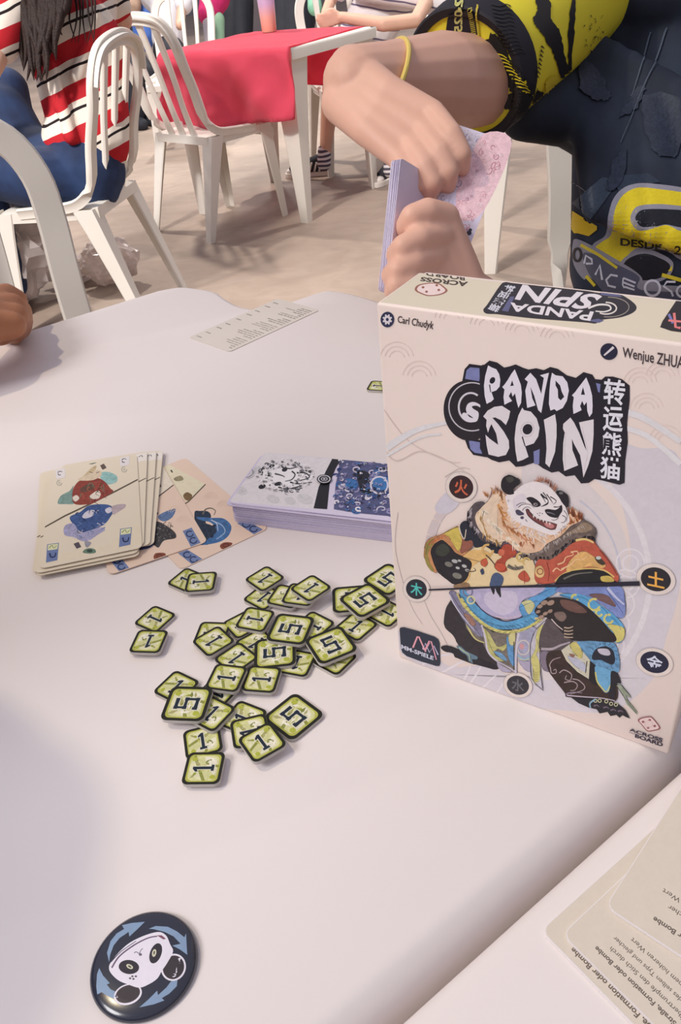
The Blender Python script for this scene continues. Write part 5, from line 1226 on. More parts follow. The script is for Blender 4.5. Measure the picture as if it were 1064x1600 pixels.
# right hand: flexed wrist, fingers pointing down to the cards
def px_chain(pts): chain(bm, [(W(x, y, d), r) for x, y, d, r in pts])
pd = .83
for a, b in (((548, 108), (676, 176)), ((546, 128), (658, 200)), ((540, 146), (640, 224)), ((536, 160), (620, 244))):
    chain(bm, [(W(*a, .87), .024), (W((a[0] + b[0]) / 2 - 4, (a[1] + b[1]) / 2 + 2, .835), .0165), (W(*b, .82), .0125)])
px_chain([(676, 176, .82, .0125), (706, 210, .80, .0108), (722, 240, .80, .0098), (722, 262, .812, .0085)])
px_chain([(658, 200, .82, .0125), (688, 238, .80, .0110), (702, 268, .80, .0100), (700, 290, .812, .0087)])
px_chain([(640, 224, .82, .0125), (664, 260, .80, .0108), (676, 286, .80, .0098), (672, 304, .812, .0085)])
px_chain([(620, 244, .82, .0120), (638, 272, .805, .0098), (646, 294, .805, .0088), (644, 308, .815, .0078)])
px_chain([(580, 160, .88, .018), (640, 212, .872, .0135), (690, 262, .85, .0105)])
# left hand: closed round the deck
for a, b in (((722, 432), (695, 344)), ((716, 438), (685, 372)), ((708, 446), (674, 404)), ((700, 452), (664, 432))):
    chain(bm, [(W(*a, .815), .021), (W(*b, .79), .0150)])
px_chain([(696, 340, .788, .0142), (668, 330, .772, .0126), (644, 338, .768, .0114), (634, 356, .782, .0112), (642, 368, .80, .0095)])
px_chain([(688, 368, .786, .0138), (656, 372, .766, .0122), (630, 385, .762, .0112), (620, 398, .780, .0110), (628, 406, .80, .0093)])
px_chain([(678, 400, .786, .0132), (648, 408, .768, .0118), (622, 421, .764, .0108), (612, 430, .780, .0106), (620, 436, .80, .0092)])
px_chain([(668, 430, .788, .0122), (640, 441, .770, .0106), (620, 446, .768, .0104), (614, 456, .782, .0092)])
px_chain([(708, 392, .83, .0170), (690, 340, .842, .0135), (664, 318, .838, .0110)])
for v in bm.verts: v.co -= player.location
remesh('body', bm, .0027, M_skin, player, 3)
eyes(lambda x, y, z: PH(x, y, z) - player.location, player); hair_cap(lambda x, y, z: PH(x, y, z) - player.location, player, 1.0, M_hair)
def rel(o):
    for v in o.data.vertices: v.co -= player.location
bm = newbm()
capsule(bm, W(1085, -30, 1.25), .085, chest, .158, side=RT, flat=.75, seg=40, cap0=True); capsule(bm, chest, .158, belly, .166, side=RT, flat=.78, seg=40); capsule(bm, belly, .166, HIP + V3(0, 0, .02), .175, side=RT, flat=.8, seg=40, cap1=False)
capsule(bm, SH_R, .078, SH_L, .078, seg=30); chain(bm, [(SH_R + V3(.02, .01, -.03), .074), (chest + V3(-.05, 0, -.05), .11)]); chain(bm, [(SH_L, .078), (SH_L.lerp(EL_L + Vector((.02, .02, .05)), .62), .074)])
chain(bm, [(W(822, 176, 1.11), .038), (W(900, 168, 1.15), .055), (W(960, 200, 1.2), .06)])
for k in range(7):           # folds running down from the shoulder
    a = W(905 + 26 * k, 60 + 14 * k, 1.13 - .008 * k); b = W(930 + 30 * k, 330 + 10 * k, 1.105); chain(bm, [(a, .020), (a.lerp(b, .5) + V3(.008 * (k % 2), 0, 0), .024), (b, .018)])
shirt = remesh('jersey', bm, .006, M_black, None, 10); rel(shirt); shirt.parent = player
bm = newbm(); cuff = W(727, 120, 1.005)
sl = [(SH_R + V3(.01, 0, 0), .084), (SH_R.lerp(cuff, .4), .086), (SH_R.lerp(cuff, .75), .082), (cuff, .079)]
for q, ((a, ra), (b, rb)) in enumerate(zip(sl[:-1], sl[1:])): capsule(bm, a, ra, b, rb, seg=40, cap1=q < 2)
for k in range(5):
    a = SH_R.lerp(cuff, .15 + .17 * k) + UP * (.05 - .02 * k) - FW * .045; b = SH_R.lerp(cuff, .35 + .13 * k) - UP * .065 - FW * .03; chain(bm, [(a, .012), (b, .016)])
sleeve = remesh('sleeve', bm, .005, M_yellow, None, 8); rel(sleeve); sleeve.parent = player
bm = newbm(); ax = (cuff - SH_R).normalized(); R_ = []
s0 = ax.orthogonal().normalized(); t0 = ax.cross(s0)
for d, r in ((-.030, .0815), (-.028, .0835), (.006, .0815), (.008, .079), (.004, .070), (-.02, .066)): R_.append([bm.verts.new(cuff + ax * d + (s0 * math.cos(2 * PI * k / 48) + t0 * math.sin(2 * PI * k / 48)) * r) for k in range(48)])
for A, B in zip(R_[:-1], R_[1:]):
    for i in range(48): bm.faces.new((A[i], A[(i + 1) % 48], B[(i + 1) % 48], B[i]))
bmesh.ops.recalc_face_normals(bm, faces=bm.faces[:]); cb = build('cuff_band', bm, M_band, None); rel(cb); cb.parent = player
# bracelet on the right wrist
bm = newbm(); wc = EL_R.lerp(WR_R, .80); wa = (WR_R - EL_R).normalized(); wq = (wa.cross(FW)).normalized(); wr = wa.cross(wq)
ring_ = []
for k in range(41):
    a = 2 * PI * k / 40; ring_.append(wc + (wq * math.cos(a) + wr * math.sin(a)) * .0425 + wa * .035 * math.cos(a))
for a, b in zip(ring_[:-1], ring_[1:]): capsule(bm, a, .0028, b, .0028, seg=8)
br = build('bracelet', bm, mat('yellow_band', (232, 206, 110), .5), None); rel(br); br.parent = player; br['label'] = 'thin yellow wrist band'
# trousers
bm = newbm(); capsule(bm, HIP + V3(-.06, 0, 0), .12, HIP + V3(.06, 0, 0), .12)
for sx in (-1, 1):
    hipj = HIP + Vector((sx * .10, 0, 0)); knee = HIP + Vector((sx * .16, -.42, -.02)); ank = Vector((knee.x, knee.y + .06, .14)); chain(bm, [(hipj, .10), (knee, .078), (ank, .062)])
tr_ = remesh('trousers', bm, .012, M_dark, None, 4); rel(tr_); tr_.parent = player

# prints on the jersey, laid on its folds
def cloth_map(objs, off=.0010, axis=None, lift=20):
    trees = [bvh_of(o) for o in objs]
    def f(x, y, h):
        best = None
        for t in trees:
            loc, nr, i, d = t.ray_cast(CAM, ray(x, y).normalized(), 4)
            if loc is not None and (best is None or d < best[1]): best = (loc + nr.normalized() * (off + h * lift), d, nr)
        return tuple(best[0] - player.location) if best and not (axis and best[2].dot(axis) > .55) else None
    return f
p = Print(cloth_map([shirt])); p.sub = 3.2; p.crop(860, 260, 5.216)
YL = (232, 212, 44); GR = (150, 150, 164); BKJ = (34, 36, 44)
p.poly((54, 66, 82), [(180, 300), (420, 90), (560, 120), (330, 430)], v=.2)
p.poly((46, 56, 74), [(500, 80), (800, 60), (900, 130), (700, 160), (560, 220)], v=.2)
p.poly((232, 196, 30), [(118, 310), (160, 345), (385, 490), (385, 520), (320, 570), (230, 545), (200, 545), (150, 470), (125, 400)], v=.04)
p.poly(GR, [(455, 560), (470, 400), (510, 270), (590, 180), (720, 140), (900, 150), (1080, 175), (1200, 200), (1200, 700), (1080, 760), (960, 690), (840, 680), (700, 720), (620, 800), (520, 880), (330, 780), (350, 640)], True, .05)
p.poly(YL, [(500, 560), (510, 420), (545, 300), (610, 220), (720, 175), (900, 190), (1080, 215), (1200, 230), (1200, 640), (1080, 700), (980, 690), (840, 655), (700, 670), (600, 760), (540, 820), (380, 680), (420, 620)], True, .06)
p.poly(GR, [(650, 430), (680, 350), (740, 320), (900, 310), (1100, 330), (1200, 350), (1200, 520), (1064, 530), (940, 480), (800, 515), (700, 510)], True, .05)
p.poly(BKJ, [(690, 430), (710, 380), (760, 355), (900, 350), (1100, 362), (1200, 380), (1200, 480), (1064, 500), (940, 475), (850, 490), (740, 490)], True, .15)
p.poly(GR, [(570, 800), (640, 720), (760, 680), (880, 700), (1000, 780), (960, 900), (780, 960), (620, 900)], True, .05)
p.poly(BKJ, [(590, 830), (640, 750), (760, 712), (870, 735), (975, 800), (930, 890), (780, 925), (640, 900)], True, .15)
p.text((60, 54, 30), 'DESDE - 2025', [(575, 645), (1230, 740), (1240, 665), (575, 585)], .03, 0)
p.poly(GR, [(190, 640), (250, 600), (600, 790), (740, 890), (760, 960), (820, 920), (890, 960), (1200, 1000), (1200, 1220), (700, 1120), (500, 1060), (330, 900), (280, 920), (200, 800)], True, .05)
p.poly((92, 96, 116), [(300, 700), (600, 820), (730, 900), (740, 1000), (1200, 1040), (1200, 1220), (560, 1080), (380, 950), (290, 800)], True, .08)
p.line((226, 208, 60), [(255, 640), (400, 720), (550, 825)], 26, 22, False); p.line((226, 208, 60), [(910, 880), (1200, 960)], 30, 30, False); p.line((226, 208, 60), [(300, 890), (370, 970)], 30, 24, False); p.poly((226, 208, 60), [(960, 850), (995, 800), (990, 850)], v=0)
def neon(pts, w=17, closed=False): p.line((222, 226, 240), pts, w, sm=False, closed=closed, v=0)
neon([(285, 790), (300, 725), (345, 755), (350, 790), (300, 790)]); neon([(375, 880), (410, 800), (430, 920)]); neon([(555, 890), (500, 880), (462, 920), (480, 965), (540, 980)])
neon([(600, 905), (700, 945)], 15); neon([(600, 940), (690, 975)], 15); neon([(610, 975), (690, 1000)], 15); neon([(600, 905), (595, 960), (610, 985)], 12)
p.ring((222, 226, 240), 835, 985, 60, 20, ry=60, v=0); neon([(1020, 935), (950, 935), (925, 970), (985, 1010), (1000, 1050)]); p.ring((222, 226, 240), 1075, 1010, 45, 18, v=0)
p.ring((40, 40, 46), 232, 720, 30, 20, ry=50)
p.crop(680, 0, 2.77)
for q in ([(640, 270), (700, 300), (740, 380), (760, 420), (720, 440), (660, 420), (620, 370)], [(880, 380), (910, 380), (880, 460), (820, 500), (790, 520), (840, 430)], [(900, 420), (1060, 430), (1064, 640), (980, 680), (920, 600)], [(740, 820), (780, 680), (830, 650), (800, 800)]): p.poly((40, 48, 66), [(a.x + random.uniform(-7, 7), a.y + random.uniform(-7, 7)) for a in catmull([Vector(w) for w in q], True, 6)], False, .35)
for q in ([(930, 140), (900, 260), (850, 420)], [(1000, 120), (960, 250), (900, 380), (800, 620)]): p.line((70, 82, 100), q, 8, 3, v=.2)
p.line((110, 110, 114), [(556, 775), (620, 800), (655, 832)], 3, 2)
p.done('jersey_print', player)
p = Print(cloth_map([sleeve, cb], lift=5)); p.sub = 3.2; p.crop(680, 0, 2.77); BS = (36, 34, 34)
rs = random.Random(4)
def torn(pts, amp, seed=0):
    Q = catmull([Vector(q) for q in pts], True, 7); return [(q.x + rs.uniform(-amp, amp), q.y + rs.uniform(-amp, amp)) for q in Q]
p.poly(BS, torn([(220, 190), (250, 140), (290, 180), (320, 250), (360, 300), (400, 350), (440, 380), (470, 430), (520, 440), (600, 420), (600, 500), (460, 490), (380, 500), (300, 470), (280, 420), (330, 400), (260, 330), (250, 260)], 7), v=.05)
p.poly(BS, torn([(430, 0), (490, 0), (500, 80), (540, 150), (560, 250), (590, 330), (600, 470), (560, 440), (540, 340), (510, 240), (470, 160), (430, 110), (420, 80), (440, 40)], 4), v=.05)
p.poly(BS, torn([(590, 0), (604, 0), (600, 120), (590, 260), (600, 400), (580, 380), (572, 240), (575, 120)], 3), v=.05)
p.poly(BS, torn([(340, 450), (420, 400), (470, 400), (540, 440), (620, 440), (620, 560), (420, 540), (330, 510)], 5), v=.05)
for k in range(13):
    y = 20 + 17 * k; x = 262 - 4 * abs(k - 5) + (k > 6) * (k - 6) * 12
    p.line(BS, [(x, y), (x + 34, y + 8), (x + 62, y + 2), (x + 84, y + 10)], 7.5, 4, v=.03)
for k in range(10): p.line(YL, [(262 + 12 * k, 230 + 18 * k), (290 + 12 * k, 236 + 18 * k), (312 + 12 * k, 250 + 18 * k)], 6, 3, v=.03)
for k in range(10): p.line(BS, [(190 + 6 * k, 170 + 27 * k), (206 + 6 * k, 182 + 27 * k)], 8, 4)
for k in range(8): p.line(BS, [(455 - 3 * k, 200 + 18 * k), (468 - 3 * k, 212 + 18 * k)], 8, 3)
for k in range(26):
    x, y = rs.uniform(640, 720), rs.uniform(60, 230) ; p.line(BS, [(x, y), (x + rs.uniform(-8, 8), y + rs.uniform(6, 16))], rs.uniform(2, 6), 1)
for k in range(26):
    x, y = rs.uniform(330, 560), rs.uniform(330, 470); p.dot(YL if k % 3 == 0 else BS, x, y, rs.uniform(2, 8), rs.uniform(3, 10), 0, 8)
p.poly((226, 210, 60), torn([(480, 340), (520, 330), (530, 400), (515, 430), (480, 400), (470, 370)], 3), v=.05)
p.poly((32, 30, 40), [(60, 60), (140, 40), (170, 60), (190, 160), (215, 300), (260, 420), (275, 440), (225, 440), (150, 380), (110, 280), (40, 200)], v=.03)
p.poly((200, 176, 84), [(92, 176), (130, 168), (140, 250), (165, 330), (205, 405), (222, 430), (208, 425), (160, 370), (120, 290)], v=.05)
p.text((196, 194, 120), '2025', [(122, 0), (122, 135), (86, 140), (86, 0)], .03, 0)
for k in range(34):
    t = k / 33; a = Vector((152, 40)).lerp(Vector((176, 170)), min(1, t * 2)) if t < .5 else Vector((176, 170)).lerp(Vector((250, 400)), t * 2 - 1); p.line((200, 184, 60), [(a.x - 9, a.y + 2), (a.x + 10, a.y - 3)], 3.5, 3.5)
p.line((200, 180, 70), [(180, 30), (186, 100), (200, 200), (240, 330), (290, 430)], 7, 5)
p.done('sleeve_print', player)

# cards in the player's hands
def posed_card(name, label, c, ex, ey, m, group, n=1, gap=.0007):
    ex, ey = Vector(ex).normalized(), Vector(ey); ey = (ey - ex * ey.dot(ex)).normalized(); ez = ex.cross(ey)
    out = []
    for k in range(n):
        t = empty(name, label, 'card', c + ez * gap * k, 0, group); bm = newbm(); prism(bm, rrect(CWD, CLN, .004), 0, CTH)
        build('card_stock', bm, m, t, angle=30); j = Matrix.Rotation(rd.uniform(-.03, .03), 3, ez)
        t.rotation_mode = 'QUATERNION'; t.rotation_quaternion = (j @ Matrix((ex, ey, ez)).transposed()).to_quaternion(); out.append(t)
    return out
a, b = W(596, 462, .800), W(646, 272, .815)
held = posed_card('playing_card', 'card in the upright deck gripped in the fist of the player', (a + b) / 2 + RT * .006, RT * .62 + FW * .78, b - a, M_card_w, 'cards held in the closed left hand', 14, .0008)
for k, t in enumerate(held):
    p = Print(lambda x, y, h: (x, y, -h), gain=1.0); p.crop(0, 0, 1000)
    if k in (0, 13):
        for q in range(26): p.line(rs.choice([(120, 116, 150), (70, 70, 90), (190, 180, 214)]), [(rs.uniform(-28, 28), rs.uniform(-55, 55)) for _ in range(3)], 2.4, 1)
        p.done('card_face', t)
c1 = W(700, 292, .818)
fan = posed_card('playing_card', 'pink-grey card at the end of the packet between the two hands', c1, W(760, 300, .815) - W(648, 262, .825), W(725, 200, .83) - W(682, 350, .81), M_card_w, 'packet of cards pulled out by the right hand', 5, .0011)
for k, t in enumerate(fan):
    t.location = Vector(t.location) + RT * .003 * k
    p = Print(lambda x, y, h: (x, y, CTH + h), gain=1.05); p.crop(0, 0, 1000)
    p.poly((236, 200, 208), [(2, 61), (32, 61), (32, -20), (10, -35), (-4, 10)], True, .15); p.poly((216, 208, 224), [(-31, 60), (0, 60), (-8, -20), (-31, -30)], v=.2)
    for q in range(110):
        x, y = rs.uniform(-29, 29), rs.uniform(-52, 57); r0 = rs.uniform(1, 4); a0 = rs.uniform(0, 6); cc = rs.choice([(206, 146, 160), (226, 180, 192), (190, 130, 150), (240, 224, 230)] if x > 2 else [(150, 144, 176), (110, 104, 130), (190, 184, 208), (236, 232, 242)])
        p.line(cc, [(x + r0 * (1 - t_ / 9) * math.cos(a0 + t_ * .8), y + r0 * 1.6 * (1 - t_ / 9) * math.sin(a0 + t_ * .8)) for t_ in range(8)], .8, .3)
    for q in range(14): x, y = rs.uniform(-24, 28), rs.uniform(-58, -36); p.dot((60, 58, 70), x, y, rs.uniform(1, 2.6))
    p.done('card_face', t)

# ---- person at the left side of the table (only the hand is in the photo)
lp = empty('person', 'person beyond the left edge, only a brown hand on the table edge in view', 'person', (-0.72, 0.12, 0))
bm = newbm(); o_ = Vector(lp.location)
hd = Vector((-0.472, 0.285, 1.20)); fl = Vector((.834, .552, -.35)).normalized(); perp = Vector((-.552, .834, 0))  # head and torso out of view, placed to shade the table's left side
PHl = head(bm, hd, fl); nk = hd + V3(-.05, -.04, -.13); chst = V3(-.66, .19, .90); hp = V3(-.76, .10, .50)
chain(bm, [(hd + V3(-.02, -.02, -.05), .055), (nk, .058), (chst, .13), (hp, .14)])
sl_, sr_ = chst + perp * .19 + V3(.03, .02, .08), chst - perp * .19 + V3(.03, .02, .08)
hw_ = at(-62, 520, .792); kn = at(14, 470, .800)
el_ = (sl_ + hw_) / 2 + V3(-.09, .05, .0)
chain(bm, [(chst + V3(0, 0, .08), .08), (sl_, .055), (el_, .044), (hw_, .03)]); chain(bm, [(chst + V3(0, 0, .08), .08), (sr_, .055), (sr_ + V3(-.02, -.04, -.27), .042), (sr_ + V3(.10, -.02, -.42), .03)])
hand_relaxed(bm, sr_ + V3(.10, -.02, -.42), sr_ + V3(.18, .03, -.425), perp, V3(0, 0, 1))
fx = ray(1, 0) * 0; q = lambda x, y, z: at(x, y, z)
for (a, b) in (((-30, 486), (10, 462)), ((-30, 492), (20, 478)), ((-30, 500), (24, 494)), ((-30, 510), (20, 508))): chain(bm, [(q(*a, .79), .018), (q(*b, .783), .0135)])
chain(bm, [(hw_, .03), (q(-26, 496, .788), .024)])
chain(bm, [(q(10, 462, .783), .0130), (q(26, 468, .775), .0115), (q(30, 486, .757), .0105), (q(16, 496, .751), .009)])
chain(bm, [(q(20, 478, .783), .0130), (q(33, 486, .772), .0115), (q(36, 502, .756), .0105), (q(20, 508, .751), .009)])
chain(bm, [(q(24, 494, .780), .0125), (q(35, 500, .768), .0112), (q(34, 514, .755), .0100), (q(18, 518, .750), .009)])
chain(bm, [(q(18, 508, .775), .0115), (q(28, 514, .764), .0100), (q(24, 524, .752), .0092), (q(10, 524, .750), .0085)])
chain(bm, [(q(-20, 512, .775), .014), (q(0, 524, .765), .011), (q(12, 522, .757), .0095)])
for sx in (-1, 1):
    kn_ = hp + fl * .40 + perp * sx * .12; kn_.z = .50; chain(bm, [(hp + perp * sx * .09, .085), (kn_, .06), (V3(kn_.x - .04, kn_.y, .08), .04)]); chain(bm, [(V3(kn_.x - .04, kn_.y, .045), .04), (V3(kn_.x + .10, kn_.y + .06, .04), .033)])
for v in bm.verts: v.co -= o_
remesh('body', bm, .0038, M_skin_tan, lp, 4)
eyes(lambda x, y, z: PHl(x, y, z) - o_, lp); hair_cap(lambda x, y, z: PHl(x, y, z) - o_, lp, 1.0, M_hair)
bm = newbm(); capsule(bm, nk + V3(0, 0, -.05), .07, chst, .15, side=perp, flat=.8); capsule(bm, chst, .15, hp, .16, side=perp, flat=.85); chain(bm, [(sr_ + V3(.03, 0, -.08), .068), (sr_, .072), (sl_, .072), (sl_.lerp(el_, .5), .064)])
for v in bm.verts: v.co -= o_
remesh('shirt', bm, .008, mat('grey_shirt', (120, 124, 136), .8), lp, 6)
bm = newbm()
for sx in (-1, 1):
    kn_ = hp + fl * .40 + perp * sx * .12; kn_.z = .50; chain(bm, [(hp + perp * sx * .07, .11), (kn_, .075), (V3(kn_.x - .04, kn_.y, .14), .058)])
for v in bm.verts: v.co -= o_
remesh('trousers', bm, .012, M_dark, lp, 3)

# ---- woman in a red, white and black striped shirt on the chair to the left
def striped(name, base, bands, scale, ang, axis='Y', off=0.0):
    """knitted stripes: bands = [(end position 0..1, colour)] repeated every 'scale' metres along a tilted axis"""
    m = mat(name, base, 0.8, spec=0.15); nt = m.node_tree; b = nt.nodes['Principled BSDF']
    tc = nt.nodes.new('ShaderNodeTexCoord'); mp = nt.nodes.new('ShaderNodeMapping'); mp.inputs['Rotation'].default_value = ang
    nt.links.new(tc.outputs['Object'], mp.inputs[0]); n = nt.nodes.new('ShaderNodeTexNoise'); n.inputs['Scale'].default_value = 5
    nt.links.new(tc.outputs['Object'], n.inputs['Vector']); s = nt.nodes.new('ShaderNodeSeparateXYZ'); nt.links.new(mp.outputs[0], s.inputs[0])
    a = nt.nodes.new('ShaderNodeMath'); a.operation = 'MULTIPLY_ADD'; a.inputs[1].default_value = .035; nt.links.new(n.outputs['Fac'], a.inputs[0]); nt.links.new(s.outputs['Z'], a.inputs[2])
    d = nt.nodes.new('ShaderNodeMath'); d.operation = 'MULTIPLY_ADD'; d.inputs[1].default_value = 1 / scale; d.inputs[2].default_value = off; nt.links.new(a.outputs[0], d.inputs[0])
    f = nt.nodes.new('ShaderNodeMath'); f.operation = 'FRACT'; nt.links.new(d.outputs[0], f.inputs[0])
    r = nt.nodes.new('ShaderNodeValToRGB'); r.color_ramp.interpolation = 'CONSTANT'; nt.links.new(f.outputs[0], r.inputs['Fac']); e = r.color_ramp.elements
    e[0].color = (*lin(bands[0][1]), 1); e[0].position = 0; e[1].position = bands[1][0]; e[1].color = (*lin(bands[1][1]), 1)
    for pos, c in bands[2:]: k = e.new(pos); k.color = (*lin(c), 1)
    nt.links.new(r.outputs['Color'], b.inputs['Base Color']); return m
def rebase(bm, o):
    for v in bm.verts: v.co -= o
wo = Vector((-0.84, 2.98, 0)); wom = empty('person', 'long-haired woman in a red, white and black striped shirt, back to us', 'person', wo)
D = 2.72
hp = W(128, 268, D); wa_ = W(138, 190, D - .02); chs = W(118, 70, D - .06); shR = W(30, -22, D - .22); shL = W(150, -40, D + .05); nk = W(85, -75, D - .12); hd = W(58, -130, D - .16)
fl = Vector((-.80, .55, -.25))
bm = newbm(); Ph = head(bm, hd, fl, s=.95); chain(bm, [(hd + V3(.02, -.02, -.06), .05), (nk, .05), (chs, .085), (wa_, .08), (hp, .085)])
elR = W(-12, 96, D - .28); wrR = W(-60, 190, D - .2)
chain(bm, [(shR, .045), (elR, .038), (wrR, .027)]); hand_relaxed(bm, wrR, wrR + (wrR - elR).normalized() * .08, V3(0, 1, 0), V3(1, 0, 0), s=.9)
chain(bm, [(shL, .045), (W(190, 30, D + .15), .038), (W(120, 60, D + .3), .027)]); hand_relaxed(bm, W(120, 60, D + .3), W(100, 66, D + .34), V3(0, 0, 1), V3(0, 1, 0), s=.9)
k1_, k2_ = W(-40, 262, D + .02), W(-30, 150, D + .1)
chain(bm, [(hp, .07), (k1_, .06), (V3(k1_.x - .02, k1_.y + .05, .07), .038)]); chain(bm, [(hp, .07), (W(40, 240, D + .04), .06), (W(5, 180, D + .04), .06), (k2_, .055), (V3(k2_.x - .12, k2_.y + .1, .07), .038)])
for k_ in (V3(k1_.x - .02, k1_.y + .05, .04), V3(k2_.x - .12, k2_.y + .1, .04)): chain(bm, [(k_, .036), (k_ + V3(-.13, .08, -.005), .03)])
rebase(bm, wo); remesh('body', bm, .006, M_skin_light, wom, 3)
eyes(lambda x, y, z: Ph(x, y, z) - wo, wom, .95)
M_str = striped('striped_knit', (232, 222, 208), [(0, (232, 220, 206)), (.30, (38, 30, 32)), (.37, (232, 220, 206)), (.52, (186, 40, 48)), (.98, (232, 220, 206))], .105, (0, math.radians(17), math.radians(0)), off=.26)
bm = newbm()
chain(bm, [(nk + V3(0, 0, -.05), .075), (chs, .155), (W(128, 130, D - .03), .150), (wa_, .138), (W(134, 220, D - .02), .146)], side=RT, flat=.75)
chain(bm, [(shR, .075), (chs, .13)]); chain(bm, [(shL, .075), (chs, .13)]); chain(bm, [(shR, .068), (shR.lerp(elR, .75), .062)]); chain(bm, [(shL, .068), (shL.lerp(W(190, 30, D + .15), .7), .06)])
for (a, b) in (((60, 60), (95, 170)), ((80, 100), (110, 215)), ((150, 20), (120, 120)), ((70, 40), (60, 110))): chain(bm, [(W(*a, D - .16), .016), (W(*b, D - .14), .022)])
rebase(bm, wo); remesh('striped_shirt', bm, .007, M_str, wom, 6)
bm = newbm()
chain(bm, [(W(132, 264, D), .138), (hp + V3(.0, 0, -.015), .132)], side=RT, flat=.9)
chain(bm, [(hp + V3(0, 0, -.03), .105), (W(60, 280, D - .06), .098), (k1_, .085), (V3(k1_.x - .02, k1_.y + .05, .12), .055)])
chain(bm, [(hp, .10), (W(40, 240, D + .04), .095), (W(5, 180, D + .04), .10), (k2_, .085), (V3(k2_.x - .12, k2_.y + .1, .12), .055)])
chain(bm, [(W(12, 140, D + .05), .07), (W(18, 220, D + .05), .09), (W(50, 285, D + .03), .07)])
rebase(bm, wo); remesh('jeans', bm, .008, M_jeans, wom, 5)
bm = newbm(); ellipsoid(bm, hd + V3(.03, -.03, .03), (.10, .105, .115)); rh = random.Random(9)
for k in range(46):
    x0 = rh.uniform(15, 110); a = W(x0, -110 + rh.uniform(0, 30), D - .22); x1 = 42 + (x0 - 20) * .55 + rh.uniform(-14, 14); y1 = rh.uniform(40, 128) if 35 < x1 < 95 else rh.uniform(-10, 60)
    b = W((x0 + x1) / 2 + rh.uniform(-8, 8), y1 * .3 - 20, D - .27); c = W(x1, y1, D - .24)
    P_ = catmull([a, b, W(x1 + rh.uniform(-8, 8), y1 * .7, D - .255), c], False, 3); n = len(P_)
    chain(bm, [(q, .017 * (1 - .93 * (i / (n - 1)) ** 1.4)) for i, q in enumerate(P_)])
for k in range(7):
    x0 = 110 + 6 * k; P_ = catmull([W(x0 - 20, -60, D - .2), W(x0, -10, D - .22), W(x0 + rh.uniform(-4, 8), 30, D - .21), W(x0 + rh.uniform(-8, 16), 66, D - .19)], False, 3); n = len(P_)
    chain(bm, [(q, .006 * (1 - .85 * i / (n - 1))) for i, q in enumerate(P_)])
rebase(bm, wo); build('hair', bm, M_hair, wom)

# ---- child with the striped T-shirt at the red table
cho = Vector((0.24, 4.98, 0)); chd = empty('person', 'young person in a thin-striped white T-shirt leaning an arm on the red tablecloth', 'person', cho)
D = 4.30
bm = newbm()
hp = Vector((.32, 5.02, .52)); chs = W(625, -45, 4.25); hd = W(640, -150, 4.18); fl = V3(-.5, -.8, -.2)
Pc = head(bm, hd, fl, s=.92); chain(bm, [(hd + V3(.01, .02, -.06), .045), (chs + V3(0, 0, .12), .05), (chs, .10), (hp, .10)])
s1, s2 = W(560, -70, 4.2), W(700, -60, 4.3)
hn, w1_ = W(512, 31, 4.12), W(535, 27, 4.10)
chain(bm, [(s2, .045), (W(650, 32, 4.02), .034), (W(600, 38, 4.02), .034), (w1_, .026)])
hand_relaxed(bm, w1_, hn, V3(0, 0, 1), V3(0, -1, .2), curl=.35, s=.9, r=.0105)
chain(bm, [(s1, .042), (W(520, -6, 4.25), .032), (W(508, 22, 4.2), .024)])
legs = (((522, 95, 4.32), (515, 168, 4.34), (508, 240, 4.42)), ((585, 95, 4.18), (597, 170, 4.12), (612, 250, 4.16)))
for L in legs: chain(bm, [(hp, .07), (W(*L[0]), .055), (W(*L[1]), .047), (W(*L[2]), .031)]); chain(bm, [(W(*L[2]), .031), (W(L[2][0], L[2][1] + 16, L[2][2]), .03)])
rebase(bm, cho); remesh('body', bm, .007, M_skin_light, chd, 3); hair_cap(lambda x, y, z: Pc(x, y, z) - cho, chd, .92, M_hair); eyes(lambda x, y, z: Pc(x, y, z) - cho, chd, .92)
M_thin = striped('thin_striped_cotton', (236, 230, 230), [(0, (238, 232, 232)), (.82, (120, 112, 136))], .045, (0, math.radians(-12), 0))
bm = newbm(); chain(bm, [(chs + V3(0, 0, .10), .06), (chs, .15), (hp, .14)], side=RT, flat=.75); chain(bm, [(s1, .07), (s2, .07)]); chain(bm, [(s1, .065), (s1.lerp(W(520, -6, 4.25), .8), .066)]); chain(bm, [(s2, .07), (W(690, 2, 4.15), .072)])
chain(bm, [(W(560, -20, 4.15), .06), (W(640, -5, 4.12), .055), (W(690, 6, 4.15), .06)])
rebase(bm, cho); remesh('t_shirt', bm, .008, M_thin, chd, 5)
bm = newbm()
for L in legs: chain(bm, [(hp, .10), (W(*L[0]), .075)])
rebase(bm, cho); remesh('shorts', bm, .012, M_dark, chd, 3)
